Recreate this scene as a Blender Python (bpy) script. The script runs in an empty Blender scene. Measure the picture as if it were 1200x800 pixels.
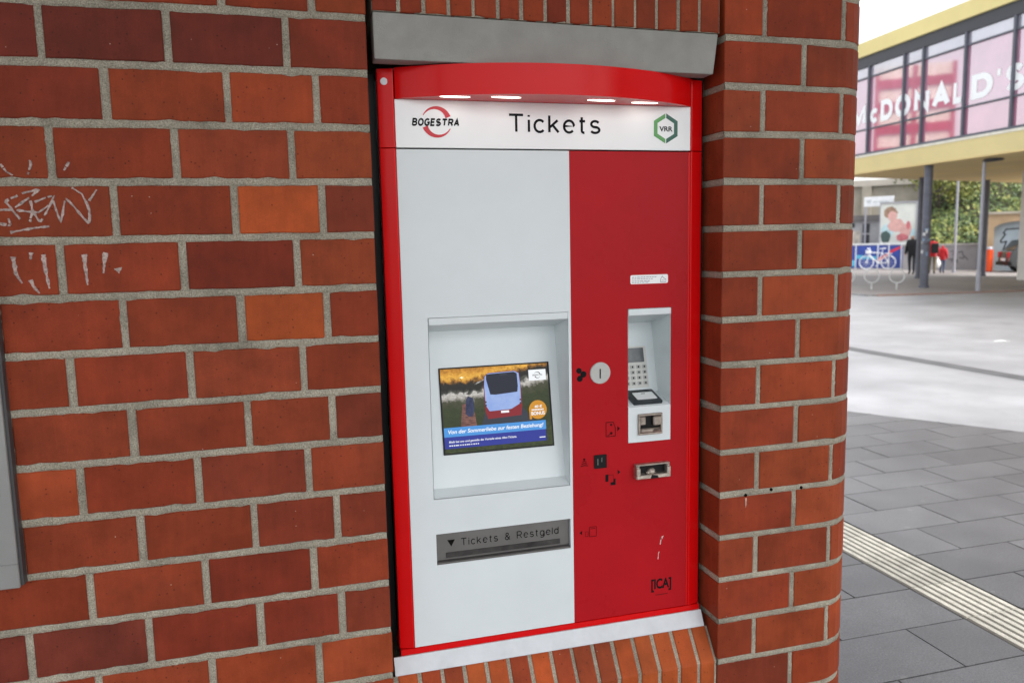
import bpy, bmesh, math, random
from mathutils import Vector, Matrix, noise
random.seed(7)
scene = bpy.context.scene
# ------------------------------------------------------------------ camera
CAM = Vector((-0.201, -1.9396, 1.6021))
CR = Matrix(((0.962745, 0.053635, -0.265039), (-0.269598, 0.114384, -0.956155), (-0.020968, 0.991988, 0.124583)))
cd = bpy.data.cameras.new('camera')
cam = bpy.data.objects.new('camera', cd)
scene.collection.objects.link(cam)
cam.matrix_world = Matrix.Translation(CAM) @ CR.to_4x4()
cd.sensor_fit = 'HORIZONTAL'; cd.sensor_width = 36.0; cd.lens = 27.889
cd.clip_start = 0.05; cd.clip_end = 2000
cd.dof.use_dof = True; cd.dof.focus_distance = 2.15; cd.dof.aperture_fstop = 4.0
scene.camera = cam
# ------------------------------------------------------------------ sky and sun (bright overcast)
SUN_EL, SUN_AZ = math.radians(52), math.radians(150)
world = bpy.data.worlds.new('World'); scene.world = world; world.use_nodes = True
wn = world.node_tree; wn.nodes.clear()
wo = wn.nodes.new('ShaderNodeOutputWorld'); wb = wn.nodes.new('ShaderNodeBackground')
sk = wn.nodes.new('ShaderNodeTexSky'); sk.sky_type = 'NISHITA'; sk.sun_disc = False
sk.sun_elevation = SUN_EL; sk.sun_rotation = SUN_AZ
sk.air_density = 1.0; sk.dust_density = 2.0; sk.ozone_density = 1.0
hs = wn.nodes.new('ShaderNodeHueSaturation'); hs.inputs['Saturation'].default_value = 0.2
wn.links.new(sk.outputs[0], hs.inputs['Color']); wn.links.new(hs.outputs[0], wb.inputs['Color'])
wb.inputs['Strength'].default_value = 0.15
wn.links.new(wb.outputs[0], wo.inputs[0])
sl = bpy.data.lights.new('sun', 'SUN'); sl.energy = 1.5; sl.angle = math.radians(28); sl.color = (1.0, 0.97, 0.93)
so = bpy.data.objects.new('sun', sl); scene.collection.objects.link(so)
sdir = Vector((math.sin(SUN_AZ) * math.cos(SUN_EL), math.cos(SUN_AZ) * math.cos(SUN_EL), math.sin(SUN_EL)))
so.rotation_euler = sdir.to_track_quat('Z', 'Y').to_euler(); so.location = (0, -8, 12)
vs = scene.view_settings
vs.view_transform = 'Standard'; vs.look = 'None'; vs.gamma = 1.0; vs.use_curve_mapping = False; vs.exposure = 1.34

# ------------------------------------------------------------------ helpers
COL = scene.collection
ORG = {}
def link(o, parent=None, origin=(0, 0, 0)):
    COL.objects.link(o)
    origin = Vector(origin)
    if parent is not None:
        o.parent = parent; o.location = origin - ORG[parent.name]
    else:
        o.location = origin
    ORG[o.name] = origin
    return o
def tag(o, label=None, cat=None, group=None, kind=None):
    if label: o['label'] = label
    if cat: o['category'] = cat
    if group: o['group'] = group
    if kind: o['kind'] = kind
    return o
def empty(name, loc, label=None, cat=None, group=None):
    o = bpy.data.objects.new(name, None); o.empty_display_size = 0.2
    link(o, None, loc); return tag(o, label, cat, group)

class MB:
    def __init__(s): s.v = []; s.f = []; s.m = []; s.smooth = []
    def add(s, verts, faces, mi=0, smooth=False):
        b = len(s.v); s.v += [tuple(v) for v in verts]
        for f in faces:
            s.f.append([b + i for i in f]); s.m.append(mi); s.smooth.append(smooth)
    def box(s, x0, x1, y0, y1, z0, z1, mi=0, bev=0.0, seg=1):
        bm = bmesh.new(); bmesh.ops.create_cube(bm, size=1)
        for v in bm.verts:
            v.co = Vector(((x0 + x1) / 2 + v.co.x * (x1 - x0), (y0 + y1) / 2 + v.co.y * (y1 - y0), (z0 + z1) / 2 + v.co.z * (z1 - z0)))
        if bev > 0:
            bmesh.ops.bevel(bm, geom=bm.edges[:] + bm.verts[:], offset=bev, segments=seg, affect='EDGES', profile=0.5)
        s.bm(bm, mi)
        return s
    def bm(s, bm, mi=0, M=None, smooth=False):
        bm.verts.index_update()
        vs_ = [(M @ v.co if M else v.co.copy()) for v in bm.verts]
        s.add(vs_, [[v.index for v in f.verts] for f in bm.faces], mi, smooth); bm.free()
    def obox(s, c, ux, uy, uz, hx, hy, hz, mi=0, bev=0.0):      # oriented box
        bm = bmesh.new(); bmesh.ops.create_cube(bm, size=2)
        for v in bm.verts: v.co = Vector((v.co.x * hx, v.co.y * hy, v.co.z * hz))
        if bev > 0: bmesh.ops.bevel(bm, geom=bm.edges[:] + bm.verts[:], offset=bev, segments=1, affect='EDGES', profile=0.5)
        ux, uy, uz, c = Vector(ux), Vector(uy), Vector(uz), Vector(c)
        for v in bm.verts: v.co = c + ux * v.co.x + uy * v.co.y + uz * v.co.z
        s.bm(bm, mi); return s
    def ext(s, poly, fr, d0, d1, mi=0):                          # polygon (a,b) in frame extruded d0..d1 along normal
        n = len(poly)
        s.add([fr(a, b, d0) for a, b in poly] + [fr(a, b, d1) for a, b in poly],
              [list(range(n))[::-1], list(range(n, 2 * n))] + [[i, (i + 1) % n, n + (i + 1) % n, n + i] for i in range(n)], mi)
        return s
    def tube(s, pts, r, n=8, mi=0, caps=True, r1=None):
        pts = [Vector(p) for p in pts]; rings = []
        up = None
        for i, p in enumerate(pts):
            t = (pts[min(i + 1, len(pts) - 1)] - pts[max(i - 1, 0)]).normalized()
            if up is None:
                up = Vector((0, 0, 1)) if abs(t.z) < 0.9 else Vector((1, 0, 0))
            a = t.cross(up).normalized(); b = a.cross(t).normalized(); up = b
            rr = r if r1 is None else r + (r1 - r) * i / (len(pts) - 1)
            rings.append([p + (a * math.cos(2 * math.pi * k / n) + b * math.sin(2 * math.pi * k / n)) * rr for k in range(n)])
        V = [v for R in rings for v in R]; F = []
        for i in range(len(pts) - 1):
            for k in range(n):
                F.append([i * n + k, i * n + (k + 1) % n, (i + 1) * n + (k + 1) % n, (i + 1) * n + k])
        s.add(V, F, mi, True)
        if caps: s.add(rings[0], [list(range(n))], mi); s.add(rings[-1], [list(range(n))[::-1]], mi)
        return s
    def build(s, name, mats, parent=None, origin=(0, 0, 0), label=None, cat=None, group=None, kind=None):
        me = bpy.data.meshes.new(name); o3 = Vector(origin)
        me.from_pydata([tuple(Vector(v) - o3) for v in s.v], [], s.f)
        if not isinstance(mats, (list, tuple)): mats = [mats]
        for m in mats: me.materials.append(m)
        me.polygons.foreach_set('material_index', s.m); me.polygons.foreach_set('use_smooth', s.smooth)
        bm = bmesh.new(); bm.from_mesh(me); bmesh.ops.recalc_face_normals(bm, faces=bm.faces); bm.to_mesh(me); bm.free()
        o = bpy.data.objects.new(name, me); link(o, parent, origin)
        return tag(o, label, cat, group, kind)

def frame(o, a, b, n):
    o, a, b, n = Vector(o), Vector(a).normalized(), Vector(b).normalized(), Vector(n).normalized()
    return lambda u, v, d=0.0: o + a * u + b * v + n * d
FRONT = lambda y: frame((0, y, 0), (1, 0, 0), (0, 0, 1), (0, -1, 0))   # machine-front frame: (x, z, outwards)
def circle(cx, cy, r, n=24, a0=0.0, a1=2 * math.pi):
    full = abs(a1 - a0 - 2 * math.pi) < 1e-6
    return [(cx + r * math.cos(a0 + (a1 - a0) * i / (n if full else n - 1)), cy + r * math.sin(a0 + (a1 - a0) * i / (n if full else n - 1))) for i in range(n)]
def rect(x0, x1, z0, z1): return [(x0, z0), (x1, z0), (x1, z1), (x0, z1)]
def rrect(x0, x1, z0, z1, r, n=5):
    P = []
    for cx, cz, a in ((x1 - r, z1 - r, 0), (x0 + r, z1 - r, 90), (x0 + r, z0 + r, 180), (x1 - r, z0 + r, 270)):
        P += [(cx + r * math.cos(math.radians(a + 90 * i / n)), cz + r * math.sin(math.radians(a + 90 * i / n))) for i in range(n + 1)]
    return P
def text_mesh(body, box, fr, d=0.0006, bold=0.0, shear=0.0, spacing=1.0, depth=0.0004, mb=None, mi=0):
    """flat lettering fitted into box (x0,x1,z0,z1) of a frame"""
    cu = bpy.data.curves.new('lettering', 'FONT'); cu.body = body; cu.offset = bold; cu.shear = shear; cu.space_character = spacing
    cu.extrude = 0.01; cu.resolution_u = 5; cu.fill_mode = 'BOTH'
    to = bpy.data.objects.new('lettering_tmp', cu); COL.objects.link(to)
    dg = bpy.context.evaluated_depsgraph_get(); me = bpy.data.meshes.new_from_object(to.evaluated_get(dg))
    bpy.data.objects.remove(to); bpy.data.curves.remove(cu)
    xs = [v.co.x for v in me.vertices]; ys = [v.co.y for v in me.vertices]; zs = [v.co.z for v in me.vertices]
    x0, x1, y0, y1 = min(xs), max(xs), min(ys), max(ys); zm = max(zs) or 1
    mb = mb or MB()
    V = [fr(box[0] + (v.co.x - x0) / (x1 - x0) * (box[1] - box[0]), box[2] + (v.co.y - y0) / (y1 - y0) * (box[3] - box[2]), d + v.co.z / zm * depth) for v in me.vertices]
    mb.add(V, [list(p.vertices) for p in me.polygons], mi)
    bpy.data.meshes.remove(me)
    return mb

def arc_(cx, cy, rx, ry, a0, a1, n=14): return [(cx + rx * math.cos(math.radians(a0 + (a1 - a0) * i / (n - 1))), cy + ry * math.sin(math.radians(a0 + (a1 - a0) * i / (n - 1)))) for i in range(n)]
GLY = {  # plain grotesque letters as centre lines: (advance width, strokes); cap height 1, x-height .72
 'T': (.78, [[(.0, 1), (.78, 1)], [(.39, 1), (.39, 0)]]), 'i': (.0, [[(0, 0), (0, .72)], [(0, .90), (0, 1.0)]]), 'l': (.0, [[(0, 0), (0, 1)]]),
 'c': (.52, [arc_(.29, .36, .29, .36, 42, 318)]), 'k': (.52, [[(0, 0), (0, 1)], [(.47, .72), (.0, .27)], [(.18, .44), (.52, 0)]]),
 'e': (.58, [[(.0, .385), (.58, .385)] + arc_(.29, .36, .29, .36, 4, 318, 20)[0:]]), 't': (.34, [[(.13, .94), (.13, .14)] + arc_(.25, .13, .12, .13, 180, 285, 6), [(.0, .70), (.32, .70)]]),
 's': (.50, [arc_(.25, .535, .225, .185, 25, 270, 12) + arc_(.25, .18, .25, .18, 90, -155, 12)]), 'S': (.66, [arc_(.33, .75, .30, .25, 25, 270, 14) + arc_(.33, .25, .33, .25, 90, -155, 14)]),
 'g': (.56, [arc_(.28, .36, .28, .36, 0, 360, 22), [(.56, .72), (.56, -.06)] + arc_(.28, -.06, .28, .22, 0, -150, 10)]), 'd': (.56, [arc_(.28, .36, .28, .36, 0, 360, 22), [(.56, 1), (.56, 0)]]),
 'R': (.66, [[(0, 0), (0, 1), (.40, 1)] + arc_(.40, .74, .24, .26, 80, -80, 10) + [(.40, .48), (.0, .48)], [(.36, .48), (.66, 0)]]), '&': (.70, [[(.70, 0), (.16, .66)] + arc_(.32, .82, .18, .18, 200, -40, 12) + [(.10, .40)] + arc_(.28, .23, .26, .23, 150, 330, 12) + [(.66, .48)]]),
 'B': (.62, [[(0, 0), (0, 1), (.36, 1)] + arc_(.36, .765, .22, .235, 80, -80, 9) + [(.36, .53), (.0, .53)], [(.36, .53)] + arc_(.36, .265, .26, .265, 80, -80, 9) + [(.36, 0), (0, 0)]]), 'O': (.74, [arc_(.37, .5, .37, .5, 0, 360, 28)]),
 'G': (.72, [arc_(.37, .5, .37, .5, 45, 330, 24) + [(.70, .46), (.40, .46)]]), 'E': (.56, [[(.56, 1), (0, 1), (0, 0), (.56, 0)], [(0, .52), (.50, .52)]]), 'A': (.72, [[(0, 0), (.36, 1), (.72, 0)], [(.13, .34), (.59, .34)]]),
 'D': (.68, [[(0, 0), (0, 1), (.32, 1)] + arc_(.32, .5, .36, .5, 85, -85, 18) + [(.32, 0), (0, 0)]]), 'N': (.66, [[(0, 0), (0, 1), (.66, 0), (.66, 1)]]), 'L': (.50, [[(0, 1), (0, 0), (.50, 0)]]), 'M': (.80, [[(0, 0), (0, 1), (.40, .12), (.80, 1), (.80, 0)]]), "'": (.0, [[(0, 1), (0, .72)]]), ' ': (.42, [])}
def stroke_text(body, box, fr, w, gap, d=.0004, depth=.0005, shear=0.0, mb=None, mi=0, ref='TR'):
    """lettering drawn with strokes of width w (in cap heights), fitted into box (x0,x1,baseline,cap)"""
    mb = mb or MB(); xs = []; x = w / 2
    for ch in body: xs.append(x); x += GLY[ch][0] + w + gap
    tot = x - gap - w / 2; sx = (box[1] - box[0]) / (tot + shear); sz = box[3] - box[2]; q = 0
    for ch, x0 in zip(body, xs):
        for st in GLY[ch][1]:
            P = [Vector((x0 + a, w / 2 + b * (1 - w))) for a, b in st]; n = len(P); q += 1; Lf, Rt = [], []; closed = (P[0] - P[-1]).length < 1e-4
            for i in range(n):
                a = P[i - 1] if i else (P[n - 2] if closed else None); b = P[i + 1] if i < n - 1 else (P[1] if closed else None)
                t0 = (P[i] - a).normalized() if a is not None else None; t1 = (b - P[i]).normalized() if b is not None else None
                t0 = t0 or t1; t1 = t1 or t0; n0, n1 = Vector((-t0.y, t0.x)), Vector((-t1.y, t1.x)); m = (n0 + n1)
                m = m / max(.35, m.length_squared / 2) if m.length > 1e-3 else n0
                e = Vector((0, 0))
                if not closed and i == 0: e = -t1 * w * .5 if st[0][1] in (0, 1) and abs(t1.y) < .3 and ch not in 'TlLE' else e
                Lf.append(P[i] + m * w / 2 + e); Rt.append(P[i] - m * w / 2 + e)
            V = [fr(box[0] + (v.x + shear * v.y) * sx, box[2] + v.y * sz, d + k + .00002 * q) for k in (0, depth) for v in Lf + Rt]
            F = []
            for i in range(n - 1):
                F += [[i, i + 1, n + i + 1, n + i], [2 * n + i, 2 * n + i + 1, 3 * n + i + 1, 3 * n + i], [i, i + 1, 2 * n + i + 1, 2 * n + i], [n + i, n + i + 1, 3 * n + i + 1, 3 * n + i]]
            if not closed: F += [[0, n, 3 * n, 2 * n], [n - 1, 2 * n - 1, 4 * n - 1, 3 * n - 1]]
            mb.add(V, F, mi)
    return mb

# ------------------------------------------------------------------ materials
def nodes(name):
    m = bpy.data.materials.new(name); m.use_nodes = True
    nt = m.node_tree; return m, nt, nt.nodes['Principled BSDF']
def N(nt, t, **kw):
    n = nt.nodes.new(t)
    for k, v in kw.items():
        if k in n.inputs: n.inputs[k].default_value = v
        else: setattr(n, k, v)
    return n
def mat(name, col, rough=0.5, metal=0.0, var=0.12, scale=6.0, bump=0.0, bscale=120.0, spec=0.5, rvar=0.1, coat=0.0, emit=None, es=0.0, ior=None):
    m, nt, b = nodes(name)
    geo = N(nt, 'ShaderNodeNewGeometry')
    n1 = N(nt, 'ShaderNodeTexNoise', Scale=scale, Detail=5.0, Roughness=0.6)
    nt.links.new(geo.outputs['Position'], n1.inputs['Vector'])
    mr = N(nt, 'ShaderNodeMapRange'); mr.inputs[1].default_value = 0.3; mr.inputs[2].default_value = 0.7
    mr.inputs[3].default_value = 1 - var; mr.inputs[4].default_value = 1 + var
    nt.links.new(n1.outputs['Fac'], mr.inputs[0])
    mx = N(nt, 'ShaderNodeVectorMath', operation='SCALE'); mx.inputs[0].default_value = col[:3]
    nt.links.new(mr.outputs[0], mx.inputs['Scale']); nt.links.new(mx.outputs[0], b.inputs['Base Color'])
    r = N(nt, 'ShaderNodeMapRange'); r.inputs[1].default_value = 0.3; r.inputs[2].default_value = 0.7
    r.inputs[3].default_value = max(0.02, rough - rvar * rough); r.inputs[4].default_value = min(1, rough + rvar * rough)
    nt.links.new(n1.outputs['Fac'], r.inputs[0]); nt.links.new(r.outputs[0], b.inputs['Roughness'])
    b.inputs['Metallic'].default_value = metal; b.inputs['Specular IOR Level'].default_value = spec
    if ior: b.inputs['IOR'].default_value = ior
    b.inputs['Coat Weight'].default_value = coat; b.inputs['Coat Roughness'].default_value = 0.05
    if bump:
        n2 = N(nt, 'ShaderNodeTexNoise', Scale=bscale, Detail=4.0)
        nt.links.new(geo.outputs['Position'], n2.inputs['Vector'])
        bp = N(nt, 'ShaderNodeBump', Strength=1.0, Distance=bump); nt.links.new(n2.outputs['Fac'], bp.inputs['Height'])
        nt.links.new(bp.outputs[0], b.inputs['Normal'])
    if emit:
        b.inputs['Emission Color'].default_value = (*emit, 1); b.inputs['Emission Strength'].default_value = es
    return m

def brick_mat():
    m, nt, b = nodes('brick')
    oi = N(nt, 'ShaderNodeObjectInfo'); geo = N(nt, 'ShaderNodeNewGeometry')
    big = N(nt, 'ShaderNodeTexNoise', Scale=9.0, Detail=4.0, Roughness=0.6)
    off = N(nt, 'ShaderNodeVectorMath', operation='ADD')
    cmb = N(nt, 'ShaderNodeCombineXYZ'); mul = N(nt, 'ShaderNodeMath', operation='MULTIPLY'); mul.inputs[1].default_value = 40
    nt.links.new(oi.outputs['Random'], mul.inputs[0]); nt.links.new(mul.outputs[0], cmb.inputs[0]); nt.links.new(mul.outputs[0], cmb.inputs[2])
    nt.links.new(geo.outputs['Position'], off.inputs[0]); nt.links.new(cmb.outputs[0], off.inputs[1])
    nt.links.new(off.outputs[0], big.inputs['Vector'])
    fine = N(nt, 'ShaderNodeTexNoise', Scale=420.0, Detail=3.0, Roughness=0.7); nt.links.new(geo.outputs['Position'], fine.inputs['Vector'])
    streak = N(nt, 'ShaderNodeTexNoise', Scale=1.0, Detail=5.0, Roughness=0.65)
    sm = N(nt, 'ShaderNodeVectorMath', operation='MULTIPLY'); sm.inputs[1].default_value = (60, 60, 7)
    nt.links.new(off.outputs[0], sm.inputs[0]); nt.links.new(sm.outputs[0], streak.inputs['Vector'])
    def mr(src, a, c, lo, hi):
        q = N(nt, 'ShaderNodeMapRange'); q.inputs[1].default_value = a; q.inputs[2].default_value = c; q.inputs[3].default_value = lo; q.inputs[4].default_value = hi
        nt.links.new(src, q.inputs[0]); return q.outputs[0]
    m1 = N(nt, 'ShaderNodeMath', operation='MULTIPLY'); nt.links.new(mr(big.outputs['Fac'], 0.3, 0.7, 0.77, 1.23), m1.inputs[0]); nt.links.new(mr(fine.outputs['Fac'], 0.3, 0.7, 0.88, 1.12), m1.inputs[1])
    m2 = N(nt, 'ShaderNodeMath', operation='MULTIPLY'); nt.links.new(m1.outputs[0], m2.inputs[0]); nt.links.new(mr(streak.outputs['Fac'], 0.35, 0.7, 1.05, 0.92), m2.inputs[1])
    sc = N(nt, 'ShaderNodeVectorMath', operation='SCALE'); nt.links.new(oi.outputs['Color'], sc.inputs[0]); nt.links.new(m2.outputs[0], sc.inputs['Scale'])
    # greyish soot / lime bloom patches
    soot = N(nt, 'ShaderNodeTexNoise', Scale=3.2, Detail=6.0, Roughness=0.65); nt.links.new(geo.outputs['Position'], soot.inputs['Vector'])
    mix = N(nt, 'ShaderNodeMix', data_type='RGBA'); nt.links.new(mr(soot.outputs['Fac'], 0.50, 0.78, 0.0, 0.30), mix.inputs[0])
    nt.links.new(sc.outputs[0], mix.inputs[6]); mix.inputs[7].default_value = (0.085, 0.030, 0.020, 1)
    # pale pock marks and dark pits
    vor = N(nt, 'ShaderNodeTexVoronoi', Scale=55.0); nt.links.new(geo.outputs['Position'], vor.inputs['Vector'])
    pk = N(nt, 'ShaderNodeMath', operation='LESS_THAN'); pk.inputs[1].default_value = 0.075; nt.links.new(vor.outputs['Distance'], pk.inputs[0])
    vs3 = N(nt, 'ShaderNodeSeparateColor'); nt.links.new(vor.outputs['Color'], vs3.inputs[0])
    rare = N(nt, 'ShaderNodeMath', operation='GREATER_THAN'); rare.inputs[1].default_value = 0.9; nt.links.new(vs3.outputs[0], rare.inputs[0])
    pp = N(nt, 'ShaderNodeMath', operation='MULTIPLY'); nt.links.new(pk.outputs[0], pp.inputs[0]); nt.links.new(rare.outputs[0], pp.inputs[1])
    mix2 = N(nt, 'ShaderNodeMix', data_type='RGBA'); nt.links.new(pp.outputs[0], mix2.inputs[0]); nt.links.new(mix.outputs[2], mix2.inputs[6])
    dl = N(nt, 'ShaderNodeMix', data_type='RGBA'); nt.links.new(mr(vs3.outputs[1], 0.49, 0.51, 0, 1), dl.inputs[0]); dl.inputs[6].default_value = (0.03, 0.012, 0.01, 1); dl.inputs[7].default_value = (0.42, 0.30, 0.24, 1)
    nt.links.new(dl.outputs[2], mix2.inputs[7])
    v2 = N(nt, 'ShaderNodeTexVoronoi', Scale=125.0); nt.links.new(geo.outputs['Position'], v2.inputs['Vector'])
    s2 = N(nt, 'ShaderNodeSeparateColor'); nt.links.new(v2.outputs['Color'], s2.inputs[0])
    g2 = N(nt, 'ShaderNodeMath', operation='GREATER_THAN'); g2.inputs[1].default_value = 0.93; nt.links.new(s2.outputs[0], g2.inputs[0])
    pit = N(nt, 'ShaderNodeMath', operation='MULTIPLY'); nt.links.new(mr(v2.outputs['Distance'], 0.12, 0.3, 0.75, 0.0), pit.inputs[0]); nt.links.new(g2.outputs[0], pit.inputs[1])
    mix3 = N(nt, 'ShaderNodeMix', data_type='RGBA'); nt.links.new(pit.outputs[0], mix3.inputs[0]); nt.links.new(mix2.outputs[2], mix3.inputs[6]); mix3.inputs[7].default_value = (0.028, 0.012, 0.010, 1)
    nt.links.new(mix3.outputs[2], b.inputs['Base Color'])
    nt.links.new(mr(big.outputs['Fac'], 0.3, 0.7, 0.45, 0.62), b.inputs['Roughness'])
    b.inputs['Specular IOR Level'].default_value = 0.10
    ad = N(nt, 'ShaderNodeMath', operation='ADD'); nt.links.new(fine.outputs['Fac'], ad.inputs[0]); nt.links.new(mr(streak.outputs['Fac'], 0.2, 0.8, 0, 1.2), ad.inputs[1])
    bp = N(nt, 'ShaderNodeBump', Strength=0.7, Distance=0.0007); nt.links.new(ad.outputs[0], bp.inputs['Height']); nt.links.new(bp.outputs[0], b.inputs['Normal'])
    return m
def mortar_mat():
    m, nt, b = nodes('mortar')
    geo = N(nt, 'ShaderNodeNewGeometry')
    n1 = N(nt, 'ShaderNodeTexNoise', Scale=380.0, Detail=4.0, Roughness=0.7); n2 = N(nt, 'ShaderNodeTexNoise', Scale=7.0, Detail=5.0, Roughness=0.65)
    v = N(nt, 'ShaderNodeTexVoronoi', Scale=230.0)
    for q in (n1, n2, v): nt.links.new(geo.outputs['Position'], q.inputs['Vector'])
    r1 = N(nt, 'ShaderNodeValToRGB'); r1.color_ramp.elements[0].position = 0.32; r1.color_ramp.elements[0].color = (0.205, 0.184, 0.138, 1)
    r1.color_ramp.elements[1].position = 0.66; r1.color_ramp.elements[1].color = (0.60, 0.55, 0.44, 1)
    nt.links.new(n1.outputs['Fac'], r1.inputs[0])
    r2 = N(nt, 'ShaderNodeMapRange'); r2.inputs[1].default_value = 0.3; r2.inputs[2].default_value = 0.72; r2.inputs[3].default_value = 1.16; r2.inputs[4].default_value = 0.58
    nt.links.new(n2.outputs['Fac'], r2.inputs[0])
    sc = N(nt, 'ShaderNodeVectorMath', operation='SCALE'); nt.links.new(r1.outputs[0], sc.inputs[0]); nt.links.new(r2.outputs[0], sc.inputs['Scale'])
    nt.links.new(sc.outputs[0], b.inputs['Base Color']); b.inputs['Roughness'].default_value = 0.95; b.inputs['Specular IOR Level'].default_value = 0.15
    ad = N(nt, 'ShaderNodeMath', operation='ADD'); nt.links.new(n1.outputs['Fac'], ad.inputs[0]); nt.links.new(v.outputs['Distance'], ad.inputs[1])
    bp = N(nt, 'ShaderNodeBump', Strength=1.0, Distance=0.0022); nt.links.new(ad.outputs[0], bp.inputs['Height']); nt.links.new(bp.outputs[0], b.inputs['Normal'])
    return m
BRICK = brick_mat(); MORTAR = mortar_mat()
CONC = mat('concrete', (0.315, 0.31, 0.287), 0.85, var=0.10, scale=14, bump=0.0012, bscale=260, spec=0.3)
RED_GLOSS = mat('red_gloss_paint', (0.68, 0.004, 0.005), 0.2, var=0.05, scale=3, spec=0.17, rvar=.3)
RED_SATIN = mat('red_satin_paint', (0.43, 0.009, 0.014), 0.3, var=0.06, scale=5, bump=0.00004, bscale=900, spec=0.10, rvar=.2)
WHITE_PAINT = mat('white_powder_coat', (0.70, 0.752, 0.762), 0.37, rvar=.15, var=0.04, scale=3.5, bump=0.00006, bscale=900)
WHITE_SIGN = mat('white_sign', (0.90, 0.915, 0.91), 0.3, var=0.02, scale=3)
BLACK = mat('black_print', (0.008, 0.008, 0.009), 0.5, var=0.1, spec=0.08)
BLACKP = mat('black_plastic', (0.010, 0.010, 0.011), 0.35, var=0.15, spec=0.15)
DARKRED = mat('dark_print', (0.035, 0.003, 0.004), 0.45, var=0.2, scale=30, spec=0.08)
STEEL = mat('stainless_steel', (0.15, 0.143, 0.136), 0.38, metal=0.35, var=0.12, scale=10, bump=0.0001, bscale=500)
STEELD = mat('worn_steel', (0.34, 0.29, 0.25), 0.36, metal=0.85, var=0.3, scale=60, bump=0.0003, bscale=200)
ALU = mat('aluminium', (0.58, 0.60, 0.62), 0.5, metal=0.1, var=0.10, scale=14, bump=0.0003, bscale=70)
GREYPL = mat('grey_metal', (0.26, 0.26, 0.25), 0.5, var=0.1, scale=6)
DARKGREY = mat('dark_grey_metal', (0.06, 0.06, 0.062), 0.5, var=0.15, scale=6)
# ================================================================== brick wall with the machine's opening
H = 0.125; Z0 = 2.125; W = 0.936          # course height, height of bed joint 0, right edge of the opening
JW = 0.0085                                # half a mortar joint
XR, RC = 1.426, 0.14                       # outer corner of the pillar and its rounding
CX0 = XR - RC
S1 = CX0 - W; S2 = S1 + RC * math.pi / 2
def pillar_pt(s, d=0.0):
    if abs(s) < 1e-6: return (W + d + 0.001, d + 0.001)
    if s < 0: return (W + d, max(-s, d))
    if s <= S1: return (W + max(s, d), d)
    if s <= S2:
        a = (s - S1) / RC; return (CX0 + (RC - d) * math.sin(a), RC - (RC - d) * math.cos(a))
    return (XR - d, RC + (s - S2))
def wall_pt(s, d=0.0): return (s, d)
PAL = {'d': (0.198, 0.034, 0.0165), 'm': (0.246, 0.043, 0.0175), 'b': (0.296, 0.054, 0.0195), 'o': (0.39, 0.080, 0.022), 'p': (0.150, 0.029, 0.018)}
def tint(key):
    c = PAL[key]; f = random.uniform(0.88, 1.12); g = random.uniform(0.92, 1.1)
    return (c[0] * f, c[1] * f * g, c[2] * f * g, 1)
def brick_mb(s0, s1, z0, z1, pt, knots=(), ch=0.0022, depth=0.09):
    """one brick following a path; chamfered, slightly uneven"""
    j = lambda a: random.uniform(-a, a)
    s0 += j(.0014); s1 += j(.0014)
    ss = [s0, s0 + ch * 1.3]
    ss += [k for k in knots if s0 + .006 < k < s1 - .006]
    if not knots:
        n = max(3, int((s1 - s0) / 0.022)); ss += [s0 + (s1 - s0) * i / n for i in range(1, n)]
    ss += [s1 - ch * 1.3, s1]
    tz, bz, base = j(.0016), j(.0016), j(.0009)
    mb = MB(); V = []
    n = len(ss); chip = {i: random.uniform(.001, .004) for i in range(n) if random.random() < .10}; lowc = {i: random.uniform(.001, .0035) for i in range(n) if random.random() < .10}
    for i, s in enumerate(ss):
        e = ch if i in (0, n - 1) else 0.0
        ta = z1 + tz * (i / n - .5) * 2 + j(.0009) - chip.get(i, 0); ba = z0 + bz * (i / n - .5) * 2 + j(.0009) + lowc.get(i, 0)
        for d, z in ((depth, ba), (ch + e * .6, ba), (e, ba + ch), (e, ta - ch), (ch + e * .6, ta), (depth, ta)):
            x, y = pt(s, d + base if d < depth else d); V.append((x, y, z))
    F = []
    for i in range(n - 1):
        for k in range(6):
            F.append([i * 6 + k, i * 6 + (k + 1) % 6, (i + 1) * 6 + (k + 1) % 6, (i + 1) * 6 + k])
    F.append([0, 1, 2, 3, 4, 5]); F.append([(n - 1) * 6 + k for k in range(5, -1, -1)])
    mb.add(V, F); return mb
def in_view(x, y, z, m=0.06):
    q = CR.transposed() @ (Vector((x, y, z)) - CAM)
    if q.z >= -0.01: return False
    u = q.x / -q.z * 929.63 / 1200; v = q.y / -q.z * 929.63 / 800
    return abs(u) < 0.5 + m and abs(v) < 0.5 + m
wall = empty('brick_wall', (0, 0.15, 0), 'red brick wall with rounded pillar and concrete lintel framing the ticket machine', 'wall')
KTOP, KBOT = -9, 17
ZT, ZB = Z0 - KTOP * H, 0.0
# mortar bodies (joints stand 4 mm back from the brick faces)
mb = MB()
mb.box(-2.4, -0.004, 0.0035, 0.50, ZB, ZT)
section = mb.build('wall_section', MORTAR, wall, (-1.2, 0.2, 1.0))
mb = MB(); pl = []
ks = [-0.46, -0.0035, S1 * .5] + [S1 + (S2 - S1) * i / 10 for i in range(11)] + [S2 + 1.2]
pl = [pillar_pt(s, 0.0035) for s in ks] + [(W + 0.2, RC + 1.2), (W + 0.2, 0.46)]
n = len(pl); mb.add([(x, y, ZB) for x, y in pl] + [(x, y, ZT) for x, y in pl], [list(range(n)), list(range(n, 2 * n))] + [[i, (i + 1) % n, n + (i + 1) % n, n + i] for i in range(n)])
pillar = mb.build('wall_pillar', MORTAR, wall, (1.18, 0.2, 1.0))
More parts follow.
